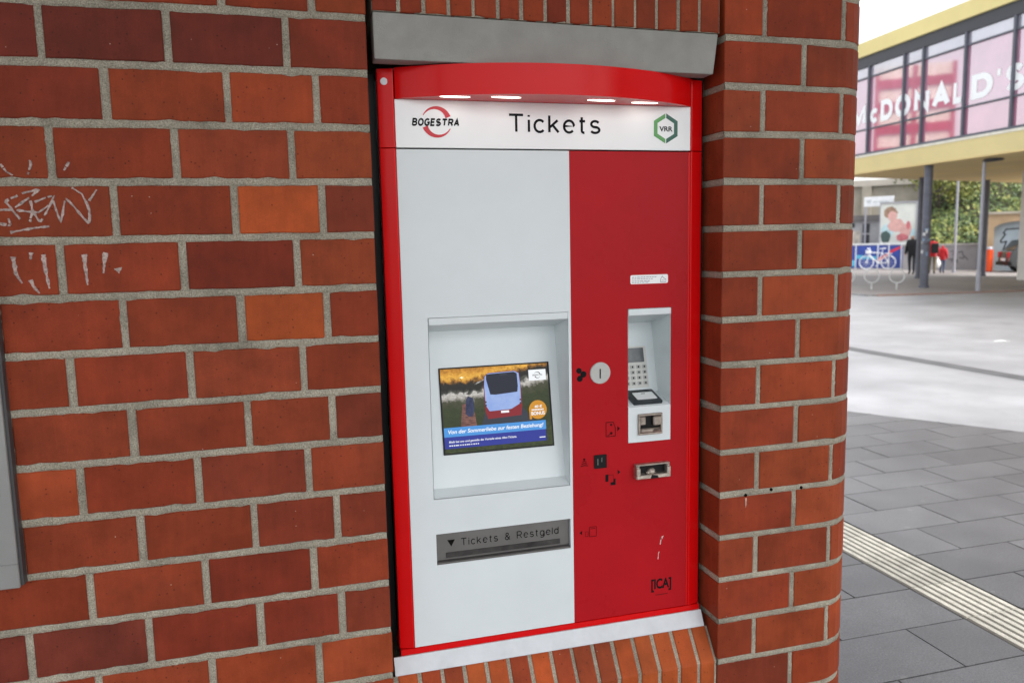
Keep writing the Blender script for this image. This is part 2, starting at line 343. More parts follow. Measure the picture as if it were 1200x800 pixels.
# tints read off course by course, from the opening outwards; vignette shade painted into the darkest upper course
TW = {-1: 'bmmd', 0: 'dppp', 1: 'mbbd', 2: 'bmmm', 3: 'dommm', 4: 'bdmmm', 5: 'mommm', 6: 'mmmmm', 7: 'dmmmm', 8: 'mdmbm', 9: 'ddmmm', 10: 'mdmmm', 11: 'dddpp', 12: 'bbmmm', 13: 'bbmmm'}
TP = {-1: 'bmm', 0: 'mmm', 1: 'mmm', 2: 'mbm', 3: 'mmm', 4: 'mbm', 5: 'mbm', 6: 'mbm', 7: 'mbm', 8: 'mbm', 9: 'mbm', 10: 'mbm', 11: 'mmb', 12: 'mbb', 13: 'mbb', 14: 'dbb', 15: 'bbb'}
far_bricks = MB(); FAR = []
def place_brick(mbk, c, key, parent):
    if in_view(*c):
        o = mbk.build('brick', BRICK, parent, c); o.color = tint(key)
    else:
        FAR.append((mbk, parent, key))
for k in range(KTOP, KBOT):
    z1 = Z0 - k * H - JW; z0 = Z0 - (k + 1) * H + JW
    js = [0.0, -0.182] if k % 2 == 0 else [0.0, -0.120, -0.315]
    while js[-1] > -2.38: js.append(js[-1] - 0.25)
    for i in range(len(js) - 1):
        a, b_ = max(js[i + 1], -2.4) + JW, js[i] - (JW if i else 0.0)
        if b_ - a < 0.03: continue
        t = TW.get(k, ''); key = t[i] if i < len(t) else random.choice('ddmmmmb')
        place_brick(brick_mb(a, b_, z0, z1, wall_pt), ((a + b_) / 2, 0.02, (z0 + z1) / 2), key, section)
    js = [-0.245, 0.12, 0.37] if k % 2 else [-0.12, 0.245]
    while js[-1] < S2 + 1.1: js.append(js[-1] + 0.25)
    arc = [S1 + (S2 - S1) * i / 7 for i in range(8)]
    for i in range(len(js) - 1):
        a, b_ = js[i] + JW * .9, js[i + 1] - JW * .9
        kn = [q for q in [-0.0035, 0.0, 0.0035] + arc if a < q < b_]
        if not kn: kn = [(a + b_) / 2]
        t = TP.get(k, ''); key = t[i] if i < len(t) else random.choice('mmmbb')
        x, y = pillar_pt((a + b_) / 2)
        place_brick(brick_mb(a, b_, z0, z1, pillar_pt, kn), (x, y + .01, (z0 + z1) / 2), key, pillar)
for par in (section, pillar):
    mb = MB()
    for q, p_, key in FAR:
        if p_ is par: mb.add(q.v, q.f)
    o = mb.build('brick_courses', BRICK, par, ORG[par.name], kind='stuff'); o.color = (0.26, 0.05, 0.024, 1)
# hand-struck pointing: ragged mortar ribbons lying just behind the brick faces
def pointing(mb, pt, a, b_, z, w, horizontal=True, step=.007):
    L_ = abs(b_ - a); n = max(2, int(L_ / step)); V = []
    for i in range(n + 1):
        t = a + (b_ - a) * i / n; c = t if horizontal else z
        r1 = w + random.uniform(-.0022, .0013); r0 = w + random.uniform(-.0022, .0013); y = .0017 + .0009 * noise.noise(Vector((t * 60, z * 40, 5))) + random.uniform(-.0005, .0005)
        for off, d in ((r1 + .0012, .006), (r1, y + .0008), (r1 * .35, y), (-r0 * .35, y + .0003), (-r0, y + .0008), (-r0 - .0012, .006)):
            if horizontal: x, yy = pt(t, d); V.append((x, yy, z + off))
            else: x, yy = pt(z + off, d); V.append((x, yy, t))
    mb.add(V, [[i * 6 + k, i * 6 + k + 1, (i + 1) * 6 + k + 1, (i + 1) * 6 + k] for i in range(n) for k in range(5)], 0, True)
random.seed(21); pw, pp = MB(), MB()
for k in range(-1, 15):
    z = Z0 - k * H; zt_, zb_ = z - JW, z - H + JW
    pointing(pw, wall_pt, -1.15, -.001, z, JW)
    js = [-0.182 - .25 * i for i in range(4)] if k % 2 == 0 else [-.120] + [-.315 - .25 * i for i in range(4)]
    for x in js: pointing(pw, wall_pt, zb_, zt_, x, JW, False)
    for q0, q1 in ((-.23, -.004), (.004, S2 + .3)): pointing(pp, pillar_pt, q0, q1, z, JW)
    for x in ([.12, .37, .62] if k % 2 else [.245, .495, .745]): pointing(pp, pillar_pt, zb_, zt_, x, JW * .9, False)
pw.build('pointing', MORTAR, section, (-.5, 0, 1.3), kind='stuff'); pp.build('pointing', MORTAR, pillar, (1.18, 0, 1.3), kind='stuff')
random.seed(33)
# soldier course over the lintel, with its mortar
mb = MB(); mb.ext([(0.0163, 2.1435), (0.922, 2.1345), (0.922, 3.25), (0.0163, 3.25)], FRONT(0.0045), -.455, 0)
soldier = mb.build('soldier_course', MORTAR, wall, (0.47, 0.1, 2.4))
xs = [0.0163] + [0.0768 + 0.06045 * i for i in range(14)] + [0.922]
for row in range(3):
    zb = 2.147 + row * 0.255
    for i in range(15):
        a = xs[i] + (0.0045 if i else 0.0); b_ = xs[i + 1] - (0.0045 if i < 14 else 0.0)
        dz = 0 if row else .0035 + .0099 * (a - .0163)
        q = brick_mb(a, b_, zb - dz, zb + 0.245, lambda s, d=0.0: (s, d + 0.001), [(a + b_) / 2])
        c = ((a + b_) / 2, 0.02, zb + 0.12)
        if row == 0: o = q.build('brick', BRICK, soldier, c); o.color = tint(random.choice('bbmbd'))
        else:
            o = q.build('brick', BRICK, soldier, c); o.color = tint('m')
# concrete lintel with a splayed end
mb = MB(); fr = FRONT(0.008)
mb.ext([(0.0175, 2.0355), (0.908, 2.0305), (0.9215, 2.1335), (0.0175, 2.1425)], fr, -0.055, 0.0)
o = mb.build('lintel', CONC, wall, (0.46, 0.05, 2.09), label='grey concrete lintel over the machine')
bv = o.modifiers.new('edge', 'BEVEL'); bv.width = 0.003; bv.segments = 2
# back of the recess
mb = MB(); mb.box(-0.003, W + .19, 0.505, 0.56, 0.0, ZT - 0.001); mb.box(0.0, W + .003, 0.07, 0.50, 0.0, 0.44)
mb.build('recess_back', MORTAR, wall, (0.46, 0.3, 1.2))
# apron wall under the sill
mb = MB(); mb.box(-0.001, W + .001, 0.0045, 0.069, 0.0, 0.262)
apron = mb.build('apron', MORTAR, wall, (0.46, 0.02, 0.15))
for k in range(15, 17):
    z1 = Z0 - k * H - JW; z0 = Z0 - (k + 1) * H + JW
    js = [0.0, .25, .5, .75, W] if k % 2 else [0.0, .12, .37, .62, .87, W]
    for i in range(len(js) - 1):
        a, b_ = js[i] + (JW if i else 0), js[i + 1] - JW
        o = brick_mb(a, b_, z0, min(z1, .253), lambda s, d=0.0: (s, d), [(a + b_) / 2], depth=.06).build('brick', BRICK, apron, ((a + b_) / 2, 0.02, (z0 + z1) / 2)); o.color = tint('m')
# sloping brick-on-edge sill
def sill_poly(o_): return [(0.068, 0.462 - o_), (0.062, 0.4655 - o_), (0.003, 0.386 - o_), (-0.001 + o_, 0.378), (-0.001 + o_, 0.268), (0.068, 0.268)]
frs = frame((0, 0, 0), (0, 1, 0), (0, 0, 1), (1, 0, 0))
mb = MB(); mb.ext(sill_poly(0.005), frs, 0.0, W - 0.0015)
sill = mb.build('sill', MORTAR, wall, (0.46, 0.03, 0.35))
xs = [0.013] + [0.0755 + 0.0617 * i for i in range(14)] + [0.933]
for i in range(15):
    a = xs[i] + 0.0055; b_ = xs[i + 1] - 0.0055; mb = MB()
    jz = random.uniform(-.0015, .0015)
    mb.ext([(y, z + jz) for y, z in sill_poly(0.0)], frs, a + random.uniform(-.001, .001), b_ + random.uniform(-.001, .001))
    o = mb.build('brick', BRICK, sill, ((a + b_) / 2, 0.03, 0.38)); o.color = tint(random.choice('obbob'))  # lighter tint mix puts the light on these upward faces into the colour
    bv = o.modifiers.new('edge', 'BEVEL'); bv.width = 0.0025; bv.segments = 1
# aluminium flashing between machine and sill
mb = MB(); mb.ext([(0.078, 0.5075), (0.072, 0.5085), (0.0515, 0.469), (0.0500, 0.4675), (0.052, 0.4665), (0.070, 0.500), (0.078, 0.5035)], frs, 0.0115, 0.921)
mb.build('flashing', ALU, wall, (0.46, 0.06, 0.49), label='pale aluminium flashing strip under the machine')
# capping and a flat roof slab so the wall ends as a building does
mb = MB(); mb.box(-2.45, XR + .06, -0.05, RC + 1.25, ZT + .002, ZT + .12)
mb.build('coping', CONC, wall, (-.4, .5, ZT))
# canopy roof of the station forecourt: keeps the wall and the near paving in shade
ROOFM = mat('canopy_underside', (0.72, 0.72, 0.71), 0.8, var=0.08, scale=1.0)
mb = MB(); mb.box(-7.0, 3.6, -3.5, RC + 1.3, ZT + .1215, ZT + .32); mb.build('canopy_slab', ROOFM, wall, (-2, -2, ZT + .2), label='flat grey canopy roof over the forecourt')
for px_ in (-6.6, -2.2, 2.5):
    mb = MB(); mb.tube([(px_, -3.25, -.008), (px_, -3.25, ZT + .121)], .075, 16); mb.build('canopy_post', GREYPL, wall, (px_, -3.25, 1.6))
# drill holes in one bed joint of the pillar, their inner shade painted as dark discs, with rust runs
HOLE = mat('drill_hole_shade', (0.008, 0.006, 0.005), 0.9, spec=0.05)
for hx, hz in ((1.0211, .8694), (1.1045, .8771), (1.2043, .8727)):
    mb = MB(); mb.ext(circle(hx, hz, .0046, 14), FRONT(0.0), -.004, .0004); mb.build('drill_hole_shade', HOLE, pillar, (hx, 0, hz))
mb = MB(); mb.ext([(1.0185, .862), (1.0235, .862), (1.0228, .842), (1.0205, .832), (1.0192, .845)], FRONT(-.0008), 0, .0004); mb.build('lime_run', mat('lime_stain', (.45, .33, .27), .9, var=.4, scale=80), pillar, (1, 0, .85))
# scratched tag and drips on the brick faces
CHALK = mat('chalk_scratch', (0.40, 0.31, 0.28), 0.9, var=0.55, scale=160)
RIB = [0]
def ribbon(mb, pts, w0, w1, y=-0.0016):
    P = []
    for i in range(len(pts) - 1):
        a_, b2 = Vector(pts[i]), Vector(pts[i + 1]); pa = Vector(pts[i - 1]) if i else a_; pb = Vector(pts[i + 2]) if i + 2 < len(pts) else b2
        for t in [k / 9 for k in range(9)]:
            h1 = a_ + (b2 - pa) * .10 * t * (1 - t); P.append(a_.lerp(b2, t) + ((b2 - pa) * (1 - t) - (pb - a_) * t) * .16 * t * (1 - t) + Vector((random.uniform(-1, 1), random.uniform(-1, 1))) * .0005)
    P.append(Vector(pts[-1]))
    n = len(P); V = []; RIB[0] += 1; yb0 = y - .00003 * RIB[0]
    for i, q in enumerate(P):
        y = yb0 - .000012 * i; t = (P[min(i + 1, n - 1)] - P[max(i - 1, 0)]).normalized(); w = (w0 + (w1 - w0) * i / (n - 1)) * (.45 + .8 * abs(noise.noise(Vector((q.x * 90, q.y * 90, 2))) + .35)) / 2
        nx, nz = -t.y * w, t.x * w
        for sg in (1, -1): V.append((q.x + sg * nx, y, q.y + sg * nz))
        for sg in (1, -1): V.append((q.x + sg * nx, y + .003, q.y + sg * nz))
    F = []
    for i in range(n - 1):
        a, b_ = 4 * i, 4 * i + 4
        if w0 < .01 and random.random() < .07: continue
        F += [[a, a + 1, b_ + 1, b_], [a, b_, b_ + 2, a + 2], [a + 1, a + 3, b_ + 3, b_ + 1]]
    mb.add(V, F)
TAGS = [[(-0.788, 1.692), (-0.762, 1.692), (-0.714, 1.686), (-0.685, 1.709)], [(-0.776, 1.71), (-0.751, 1.672)], [(-0.776, 1.71), (-0.743, 1.726), (-0.708, 1.734), (-0.758, 1.697)], [(-0.728, 1.711), (-0.725, 1.688), (-0.712, 1.666), (-0.681, 1.722), (-0.72, 1.708)], [(-0.685, 1.711), (-0.673, 1.665), (-0.659, 1.715), (-0.619, 1.661), (-0.615, 1.69), (-0.627, 1.724), (-0.646, 1.738)], [(-0.614, 1.71), (-0.597, 1.734)], [(-0.772, 1.644), (-0.733, 1.652), (-0.696, 1.656)], [(-0.79, 1.663), (-0.77, 1.659), (-0.773, 1.674)], [(-0.733, 1.666), (-0.726, 1.688)], [(-0.778, 1.787), (-0.768, 1.772), (-0.757, 1.764)], [(-0.722, 1.796), (-0.721, 1.787), (-0.728, 1.766)], [(-0.647, 1.793), (-0.658, 1.775)]]
DRIPS = [[(-0.771, 1.592), (-0.769, 1.558), (-0.759, 1.535)], [(-0.713, 1.596), (-0.712, 1.571), (-0.707, 1.522)], [(-0.633, 1.594), (-0.633, 1.572), (-0.631, 1.527)], [(-0.59, 1.597), (-0.598, 1.552)], [(-0.742, 1.542), (-0.737, 1.527), (-0.727, 1.512)], [(-0.568, 1.563), (-0.566, 1.551)], [(-0.736, 1.601), (-0.738, 1.586)]]
mb = MB()
for s in TAGS: ribbon(mb, s, .0062, .0050)
for s in DRIPS: ribbon(mb, s, .0150, .004)
mb.build('scratched_tag', CHALK, wall, (-.69, 0, 1.66), label='pale scratched graffiti tag and drips on the bricks')

# ================================================================== wall-mounted display case at the left end
case = empty('display_case', (-1.2, 0, 0.866), 'grey metal display case mounted flat on the brick wall, glazed front', 'display case')
mb = MB(); mb.box(-1.60, -0.8065, -0.022, 0.002, 0.869, 1.95, 0); mb.build('housing', DARKGREY, case, (-1.2, -.01, 1.4))
mb = MB(); x0, x1, z0, z1 = -1.604, -0.8125, 0.866, 1.954
for r in ((x0, x1, z0, z0 + .055), (x0, x1, z1 - .055, z1), (x0, x0 + .055, z0 + .0551, z1 - .0551), (x1 - .055, x1, z0 + .0551, z1 - .0551)):
    mb.box(r[0], r[1], -0.031, -0.0222, r[2], r[3], 0, .0015)
mb.build('door_frame', GREYPL, case, (-1.2, -.02, 1.4))
mb = MB(); mb.box(x0 + .05, x1 - .05, -0.0275, -0.0245, z0 + .05, z1 - .05)
mb.build('pane', mat('case_glass', (0.30, 0.31, 0.31), 0.06, var=0.1, scale=3, spec=0.6), case, (-1.2, -.025, 1.4))
# ================================================================== ticket machine
YF = 0.08
tm = empty('ticket_machine', (0.475, 0.3, 0.503), 'red and white ticket machine set into the brick wall recess, with curved red canopy', 'ticket machine')
F0 = FRONT(YF)
def part(mb, name, mats, parent=tm, c=(0.475, 0.1, 1.2), **kw): return mb.build(name, mats, parent, c, **kw)
mb = MB(); mb.box(0.040, 0.911, 0.225, 0.49, 0.5055, 2.024); mb.box(0.040, 0.911, 0.1105, 0.2249, 1.845, 2.024); mb.box(0.0405, 0.0690, 0.1105, 0.2249, 0.5255, 1.8449); mb.box(0.882, 0.9105, 0.1105, 0.2249, 0.5255, 1.8449)
part(mb, 'body', BLACKP)
# splayed side posts, in two lengths with a seam
def post(z0, z1, right):
    P = [(0.0302, 0.104), (0.0308, 0.0890), (0.0660, 0.0785), (0.0695, 0.0795), (0.0695, 0.1100), (0.0310, 0.1100)]
    if right: P = [(0.951 - x, y) for x, y in P]
    mb = MB(); n = 6; mb.add([(x, y, z0) for x, y in P] + [(x, y, z1) for x, y in P], [list(range(n)), list(range(n, 2 * n))] + [[i, (i + 1) % n, n + (i + 1) % n, n + i] for i in range(n)])
    o = part(mb, 'side_post', RED_GLOSS, c=(P[0][0], .1, (z0 + z1) / 2)); bv = o.modifiers.new('edge', 'BEVEL'); bv.width = .0012; bv.segments = 2
    return o
for rt in (False, True): post(0.524, 1.8385, rt)
pu = post(1.8402, 2.03, False); post(1.8402, 2.03, True)
mb = MB(); mb.ext(circle(0.0468, 1.9993, 0.0088, 20), FRONT(0.0830), -.01, 0.0012); part(mb, 'lock_cover', mat('lock_grey', (.62, .62, .64), .4), pu, (0.047, .086, 2))
mb = MB(); mb.box(0.0318, 0.9192, 0.0785, 0.20, 0.5045, 0.5228, 0, .0012); part(mb, 'bottom_rail', RED_GLOSS, c=(.475, .1, .51))
mb = MB(); mb.box(0.9210, 0.9350, 0.112, 0.122, 0.512, 2.028); mb.box(0.0015, 0.0300, 0.150, 0.160, 0.512, 2.028); part(mb, 'gap_shade', BLACKP, c=(.9, .12, 1.2), kind='stuff')  # black strips added in the side gaps to stand in for their shade
# header sign
mb = MB(); mb.box(0.0705, 0.8805, YF, 0.098, 1.8405, 1.9575, 0, .0008); header = part(mb, 'header_sign', WHITE_SIGN, c=(.475, .09, 1.9))
part(stroke_text('Tickets', (0.3603, 0.6150, 1.8805, 1.9290), F0, .128, .19), 'lettering', BLACK, header, (.49, .08, 1.9))
part(stroke_text('BOGESTRA', (0.1113, 0.2343, 1.8935, 1.9128), F0, .235, .10, shear=.2), 'lettering', BLACK, header, (.17, .08, 1.9))
LOGO_RED = mat('logo_red', (.60, .012, .025), .4, var=.03)
def crescent(cx, cz, r, a0, a1, t0, t1, n=22):
    O_, I_ = [], []
    for i in range(n):
        a = math.radians(a0 + (a1 - a0) * i / (n - 1)); t = t0 + (t1 - t0) * i / (n - 1)
        O_.append((cx + r * math.cos(a), cz + r * math.sin(a))); I_.append((cx + (r - t) * math.cos(a), cz + (r - t) * math.sin(a)))
    return O_, I_
for a0, a1 in ((155, 22), (335, 202)):
    mb = MB(); O_, I_ = crescent(0.1745, 1.904, 0.0385, a0, a1, 0.0018, 0.0140)
    for i in range(len(O_) - 1): mb.ext([O_[i], O_[i + 1], I_[i + 1], I_[i]], F0, 0.0003, 0.0009)
    part(mb, 'emblem_arc', LOGO_RED, header, (.175, .08, 1.904))
GL, GD = mat('light_green_print', (.10, .36, .09), .4, var=.03), mat('dark_green_print', (.012, .115, .075), .4, var=.03)
for sg, mg in ((-1, GL), (1, GD)):
    hx, hz, t = 0.0353, 0.0397, 0.0105; o_ = [(sg * .0014, hz), (sg * hx, hz * .5), (sg * hx, -hz * .5), (sg * .0014, -hz)]
    i_ = [(sg * .0014, hz - t * 1.15), (sg * (hx - t), hz * .5 - t * .55), (sg * (hx - t), -hz * .5 + t * .55), (sg * .0014, -hz + t * 1.15)]
    mb = MB()
    for i in range(3): mb.ext([(0.8058 + a, 1.8987 + b_) for a, b_ in (o_[i], o_[i + 1], i_[i + 1], i_[i])], F0, .0003, .0009)
    part(mb, 'emblem_hexagon', mg, header, (.806, .08, 1.9))
part(text_mesh('VRR', (0.7868, 0.8262, 1.8908, 1.9042), F0, bold=0.02), 'lettering', mat('grey_print', (.05, .055, .06), .5, spec=.1), header, (.806, .08, 1.9))
# curved canopy: arc in plan, apex 0.115 m in front of the panels
x0, x1, sag = 0.072, 0.8795, 0.116
cxm = (x0 + x1) / 2; hc = (x1 - x0) / 2; Rr = (hc * hc + sag * sag) / (2 * sag)
arc = []
for i in range(41):
    x = x0 + (x1 - x0) * i / 40; arc.append((x, 0.0765 - (math.sqrt(Rr * Rr - (x - cxm) ** 2) - (Rr - sag))))
mb = MB(); zb, zt = 1.9578, 2.0315
n = len(arc)
mb.add([(x, y, zb) for x, y in arc] + [(x, y, zt) for x, y in arc], [[i, i + 1, n + i + 1, n + i] for i in range(n - 1)], 0, True)
mb.add([(x, y, zt) for x, y in arc] + [(x, .11, zt) for x, y in arc], [[i, i + 1, n + i + 1, n + i] for i in range(n - 1)])
mb.add([(x, y, zb) for x, y in arc] + [(x, .11, zb) for x, y in arc], [[i, i + 1, n + i + 1, n + i] for i in range(n - 1)])
mb.add([(x0, arc[0][1], zb), (x0, .11, zb), (x0, .11, zt), (x0, arc[0][1], zt), (x1, arc[-1][1], zb), (x1, .11, zb), (x1, .11, zt), (x1, arc[-1][1], zt)], [[0, 1, 2, 3], [4, 5, 6, 7]])
canopy = part(mb, 'canopy', RED_GLOSS, c=(.475, .03, 2.0))
LAMP = mat('lamp_diffuser', (.9, .88, .84), .4, emit=(1, .93, .84), es=1.9)
for lx, ly in ((0.213, 0.030), (0.340, 0.017), (0.595, 0.022), (0.725, 0.040)):
    mb = MB(); mb.add([(lx + .038 * math.cos(a), ly + .0085 * math.sin(a), z) for z in (1.9577, 1.9570) for a in [2 * math.pi * i / 24 for i in range(24)]], [list(range(24)), list(range(24, 48))] + [[i, (i + 1) % 24, 24 + (i + 1) % 24, 24 + i] for i in range(24)])
    part(mb, 'lamp', LAMP, canopy, (lx, ly, 1.957))
# ---- white door with screen niche and ticket tray
def holed(xa, xb, za, zb_, holes, y0, y1, mi=0):
    """panel with rectangular holes, cut as a grid of cells sharing one mesh"""
    X = sorted({xa, xb, *[h[0] for h in holes], *[h[1] for h in holes]}); Z_ = sorted({za, zb_, *[h[2] for h in holes], *[h[3] for h in holes]})
    bm = bmesh.new(); vv = {}
    inside = lambda x, z: any(h[0] < x < h[1] and h[2] < z < h[3] for h in holes)
    def V(x, y, z):
        if (x, y, z) not in vv: vv[(x, y, z)] = bm.verts.new((x, y, z))
        return vv[(x, y, z)]
    solid = lambda i, j: 0 <= i < len(X) - 1 and 0 <= j < len(Z_) - 1 and not inside((X[i] + X[i + 1]) / 2, (Z_[j] + Z_[j + 1]) / 2)
    for i in range(len(X) - 1):
        for j in range(len(Z_) - 1):
            if not solid(i, j): continue
            a, b_, c_, d_ = X[i], X[i + 1], Z_[j], Z_[j + 1]
            for y in (y0, y1): bm.faces.new([V(a, y, c_), V(b_, y, c_), V(b_, y, d_), V(a, y, d_)])
            for di, dj, p, q in ((-1, 0, (a, c_), (a, d_)), (1, 0, (b_, c_), (b_, d_)), (0, -1, (a, c_), (b_, c_)), (0, 1, (a, d_), (b_, d_))):
                if not solid(i + di, j + dj): bm.faces.new([V(p[0], y0, p[1]), V(q[0], y0, q[1]), V(q[0], y1, q[1]), V(p[0], y1, p[1])])
    mb = MB(); mb.bm(bm, mi); return mb
NX0, NX1, NZ0, NZ1 = 0.1345, 0.5178, 0.9275, 1.4115
TX0, TX1, TZ0, TZ1 = 0.1375, 0.5175, 0.7465, 0.8320
mb = holed(0.0705, 0.5258, 0.5245, 1.8365, [(NX0, NX1, NZ0, NZ1), (TX0, TX1, TZ0, TZ1)], YF, 0.0965)
wdoor = part(mb, 'white_door', WHITE_PAINT, c=(.3, .09, 1.2))
# niche insert
def niche(xa, xb, prof, band, name, parent, tap=0.0):
    mb = MB(); n = len(prof)
    V = [(xa, y, z) for y, z in prof] + [(xb - tap * (y - YF), y, z) for y, z in prof]
    mb.add(V, [[i, i + 1, n + i + 1, n + i] for i in range(n - 1)])
    mb.add(V, [list(range(n)), list(range(n, 2 * n))])
    mb.box(xa + .0004, xb - .0004, YF - .0025, YF + .012, band[0], band[1], 0, .0012)
    return part(mb, name, WHITE_PAINT, parent, ((xa + xb) / 2, .12, sum(z for y, z in prof) / n))
A_, B_ = Vector((0.195, 1.363)), Vector((0.118, 0.945))
nic = niche(NX0 + .0012, NX1 - .0012, [(YF + .0005, 1.3925), (A_.x, A_.y), (B_.x, B_.y), (YF + .0006, 0.9292)], (1.3922, 1.4105), 'screen_niche', tm)
u_ = (A_ - B_).normalized(); SCR = frame((0, B_.x, B_.y), (1, 0, 0), (0, u_.x, u_.y), (0, -u_.y, u_.x))
SC = (0.1745, 0.4905, 0.0872, 0.3240)
mb = MB(); mb.ext(rrect(*SC, .002), SCR, -.002, .0032); screen = part(mb, 'screen', BLACKP, c=(.33, .15, 1.15))
def emat(name, c, s=1.0, nz=None):
    m, nt, b = nodes(name); b.inputs['Base Color'].default_value = (.01, .01, .01, 1); b.inputs['Roughness'].default_value = .12; b.inputs['Specular IOR Level'].default_value = .12
    b.inputs['Emission Color'].default_value = (*c, 1); b.inputs['Emission Strength'].default_value = s * .42
    if nz:
        geo = N(nt, 'ShaderNodeNewGeometry'); mp = N(nt, 'ShaderNodeVectorMath', operation='MULTIPLY'); mp.inputs[1].default_value = nz[1]
        nt.links.new(geo.outputs['Position'], mp.inputs[0]); t = N(nt, 'ShaderNodeTexNoise', Scale=1.0, Detail=6.0, Roughness=.65); nt.links.new(mp.outputs[0], t.inputs['Vector'])
        r = N(nt, 'ShaderNodeValToRGB'); r.color_ramp.elements[0].position = .36; r.color_ramp.elements[1].position = .66
        r.color_ramp.elements[0].color = (*c, 1); r.color_ramp.elements[1].color = (*nz[0], 1); nt.links.new(t.outputs['Fac'], r.inputs[0]); nt.links.new(r.outputs[0], b.inputs['Emission Color'])
    return m
SM = [emat('screen_sunset', (.30, .11, .008), .9, ((.85, .48, .06), (34, 34, 150))), emat('screen_dusk_trees', (.012, .014, .010), .9, ((.055, .055, .035), (60, 60, 60))),
      emat('screen_mist', (.12, .11, .10), .8, ((.75, .72, .68), (60, 60, 130))), emat('screen_meadow', (.018, .028, .008), .9, ((.06, .075, .02), (90, 90, 160))),
      emat('screen_road', (.07, .02, .015), .8, ((.36, .17, .14), (60, 60, 460))), emat('screen_bus_blue', (.26, .38, .74), .95, ((.34, .46, .78), (30, 30, 30))), emat('screen_bus_glass', (.012, .014, .03), 1),
      emat('screen_bus_red', (.25, .012, .02), .9), emat('screen_banner', (.07, .30, .72), .95), emat('screen_navy', (.022, .035, .30), .95), emat('screen_orange', (.62, .27, .015), .95),
      emat('screen_white', (.85, .87, .9), 1), emat('screen_sun', (1, .85, .5), 1.3), emat('screen_dark', (.03, .035, .05), 1), emat('screen_person', (.012, .018, .055), 1, ((.04, .05, .12), (120, 120, 60)))]
def backdrop():
    m, nt, b = nodes('screen_evening_photo'); b.inputs['Base Color'].default_value = (.01, .01, .01, 1); b.inputs['Roughness'].default_value = .12; b.inputs['Specular IOR Level'].default_value = .12
    geo = N(nt, 'ShaderNodeNewGeometry'); sx = N(nt, 'ShaderNodeSeparateXYZ'); nt.links.new(geo.outputs['Position'], sx.inputs[0])
    def mth(op, a_, b2=None, c2=None):
        n_ = N(nt, 'ShaderNodeMath', operation=op)
        for i, q in enumerate((a_, b2, c2)):
            if q is None: continue
            if isinstance(q, (int, float)): n_.inputs[i].default_value = q
            else: nt.links.new(q, n_.inputs[i])
        return n_.outputs[0]
    def nz(sc, det=8.0, ro=.7):
        t = N(nt, 'ShaderNodeTexNoise', Scale=1.0, Detail=det, Roughness=ro); v_ = N(nt, 'ShaderNodeVectorMath', operation='MULTIPLY'); v_.inputs[1].default_value = sc; nt.links.new(geo.outputs['Position'], v_.inputs[0]); nt.links.new(v_.outputs[0], t.inputs['Vector']); return t.outputs['Fac']
    v = mth('MULTIPLY_ADD', sx.outputs[2], 1 / u_.y, -B_.y / u_.y)                      # height on the screen
    rise = mth('MULTIPLY', mth('MAXIMUM', mth('SUBTRACT', sx.outputs[0], .27), 0), .17)  # taller trees on the right
    v = mth('SUBTRACT', v, rise); v = mth('MULTIPLY_ADD', mth('SUBTRACT', nz((55, 55, 55)), .5), .050, v)
    f = N(nt, 'ShaderNodeMapRange'); f.inputs[1].default_value = .13; f.inputs[2].default_value = .33; nt.links.new(v, f.inputs[0])
    r = N(nt, 'ShaderNodeValToRGB'); el = r.color_ramp.elements; el[0].position = 0; el[0].color = (.022, .032, .008, 1); el[1].position = 1; el[1].color = (.20, .075, .008, 1)
    for p_, c2 in ((.40, (.03, .04, .012)), (.50, (.055, .055, .03)), (.545, (.34, .32, .29)), (.59, (.50, .48, .45)), (.625, (.06, .06, .05)), (.66, (.012, .013, .010)), (.745, (.016, .014, .010)), (.785, (.30, .13, .015)), (.83, (.72, .38, .05)), (.90, (.50, .22, .02))): e = el.new(p_); e.color = (*c2, 1)
    nt.links.new(f.outputs[0], r.inputs[0]); g = N(nt, 'ShaderNodeVectorMath', operation='SCALE'); nt.links.new(r.outputs[0], g.inputs[0])
    nt.links.new(mth('MULTIPLY_ADD', nz((130, 130, 210), 6.0), 1.7, .12), g.inputs['Scale']); nt.links.new(g.outputs[0], b.inputs['Emission Color']); b.inputs['Emission Strength'].default_value = .46
    return m
SM.append(backdrop())
mb = MB()
lay = [0]
def L(poly, mi, d=None):
    lay[0] += 1; k = .0032 + .00012 * lay[0]
    mb.add([SCR(a, b_, k) for a, b_ in poly], [list(range(len(poly)))], mi)
a0, a1, v0, v1 = 0.1785, 0.4855, 0.0915, 0.3200
L(rect(a0, a1, v0, v1), 15)
L(circle(.2373, .2945, .0030, 14), 12); L([(.229, .2945), (.2373, .2935), (.246, .2945), (.2373, .2955)], 12)
L([(.2265, .160), (.2345, .222), (.246, .222), (.268, .196), (.272, .160)], 4)
L([(.30, .205), (.285, .160), (.44, .160), (.402, .205)], 13)
L([(.242, .195), (.245, .232), (.251, .243), (.258, .240), (.266, .236), (.268, .205), (.262, .187), (.25, .187)], 14)
L([(.298, .197), (.297, .26), (.301, .294), (.312, .303), (.388, .305), (.401, .298), (.404, .262), (.4045, .206), (.400, .180), (.305, .176)], 7)
L([(.300, .214), (.299, .268), (.302, .293), (.312, .3015), (.388, .3035), (.400, .297), (.4025, .262), (.4015, .214), (.372, .199), (.31, .197)], 5)
L([(.3055, .285), (.3065, .298), (.316, .2995), (.386, .3015), (.3945, .297), (.3955, .262), (.393, .2455), (.33, .2415), (.315, .243)], 6)
L([(.345, .2935), (.366, .2945), (.366, .2985), (.345, .2975)], 13)
for xx in (.3008, .3995):
    for zz in (.205, .214, .223): L(circle(xx, zz, .0026, 8), 7 if zz < .21 else 13)
L(rect(.342, .365, .190, .196), 11)
L([(.2695, .273), (.275, .277), (.298, .286), (.298, .2835), (.277, .2735)], 2)
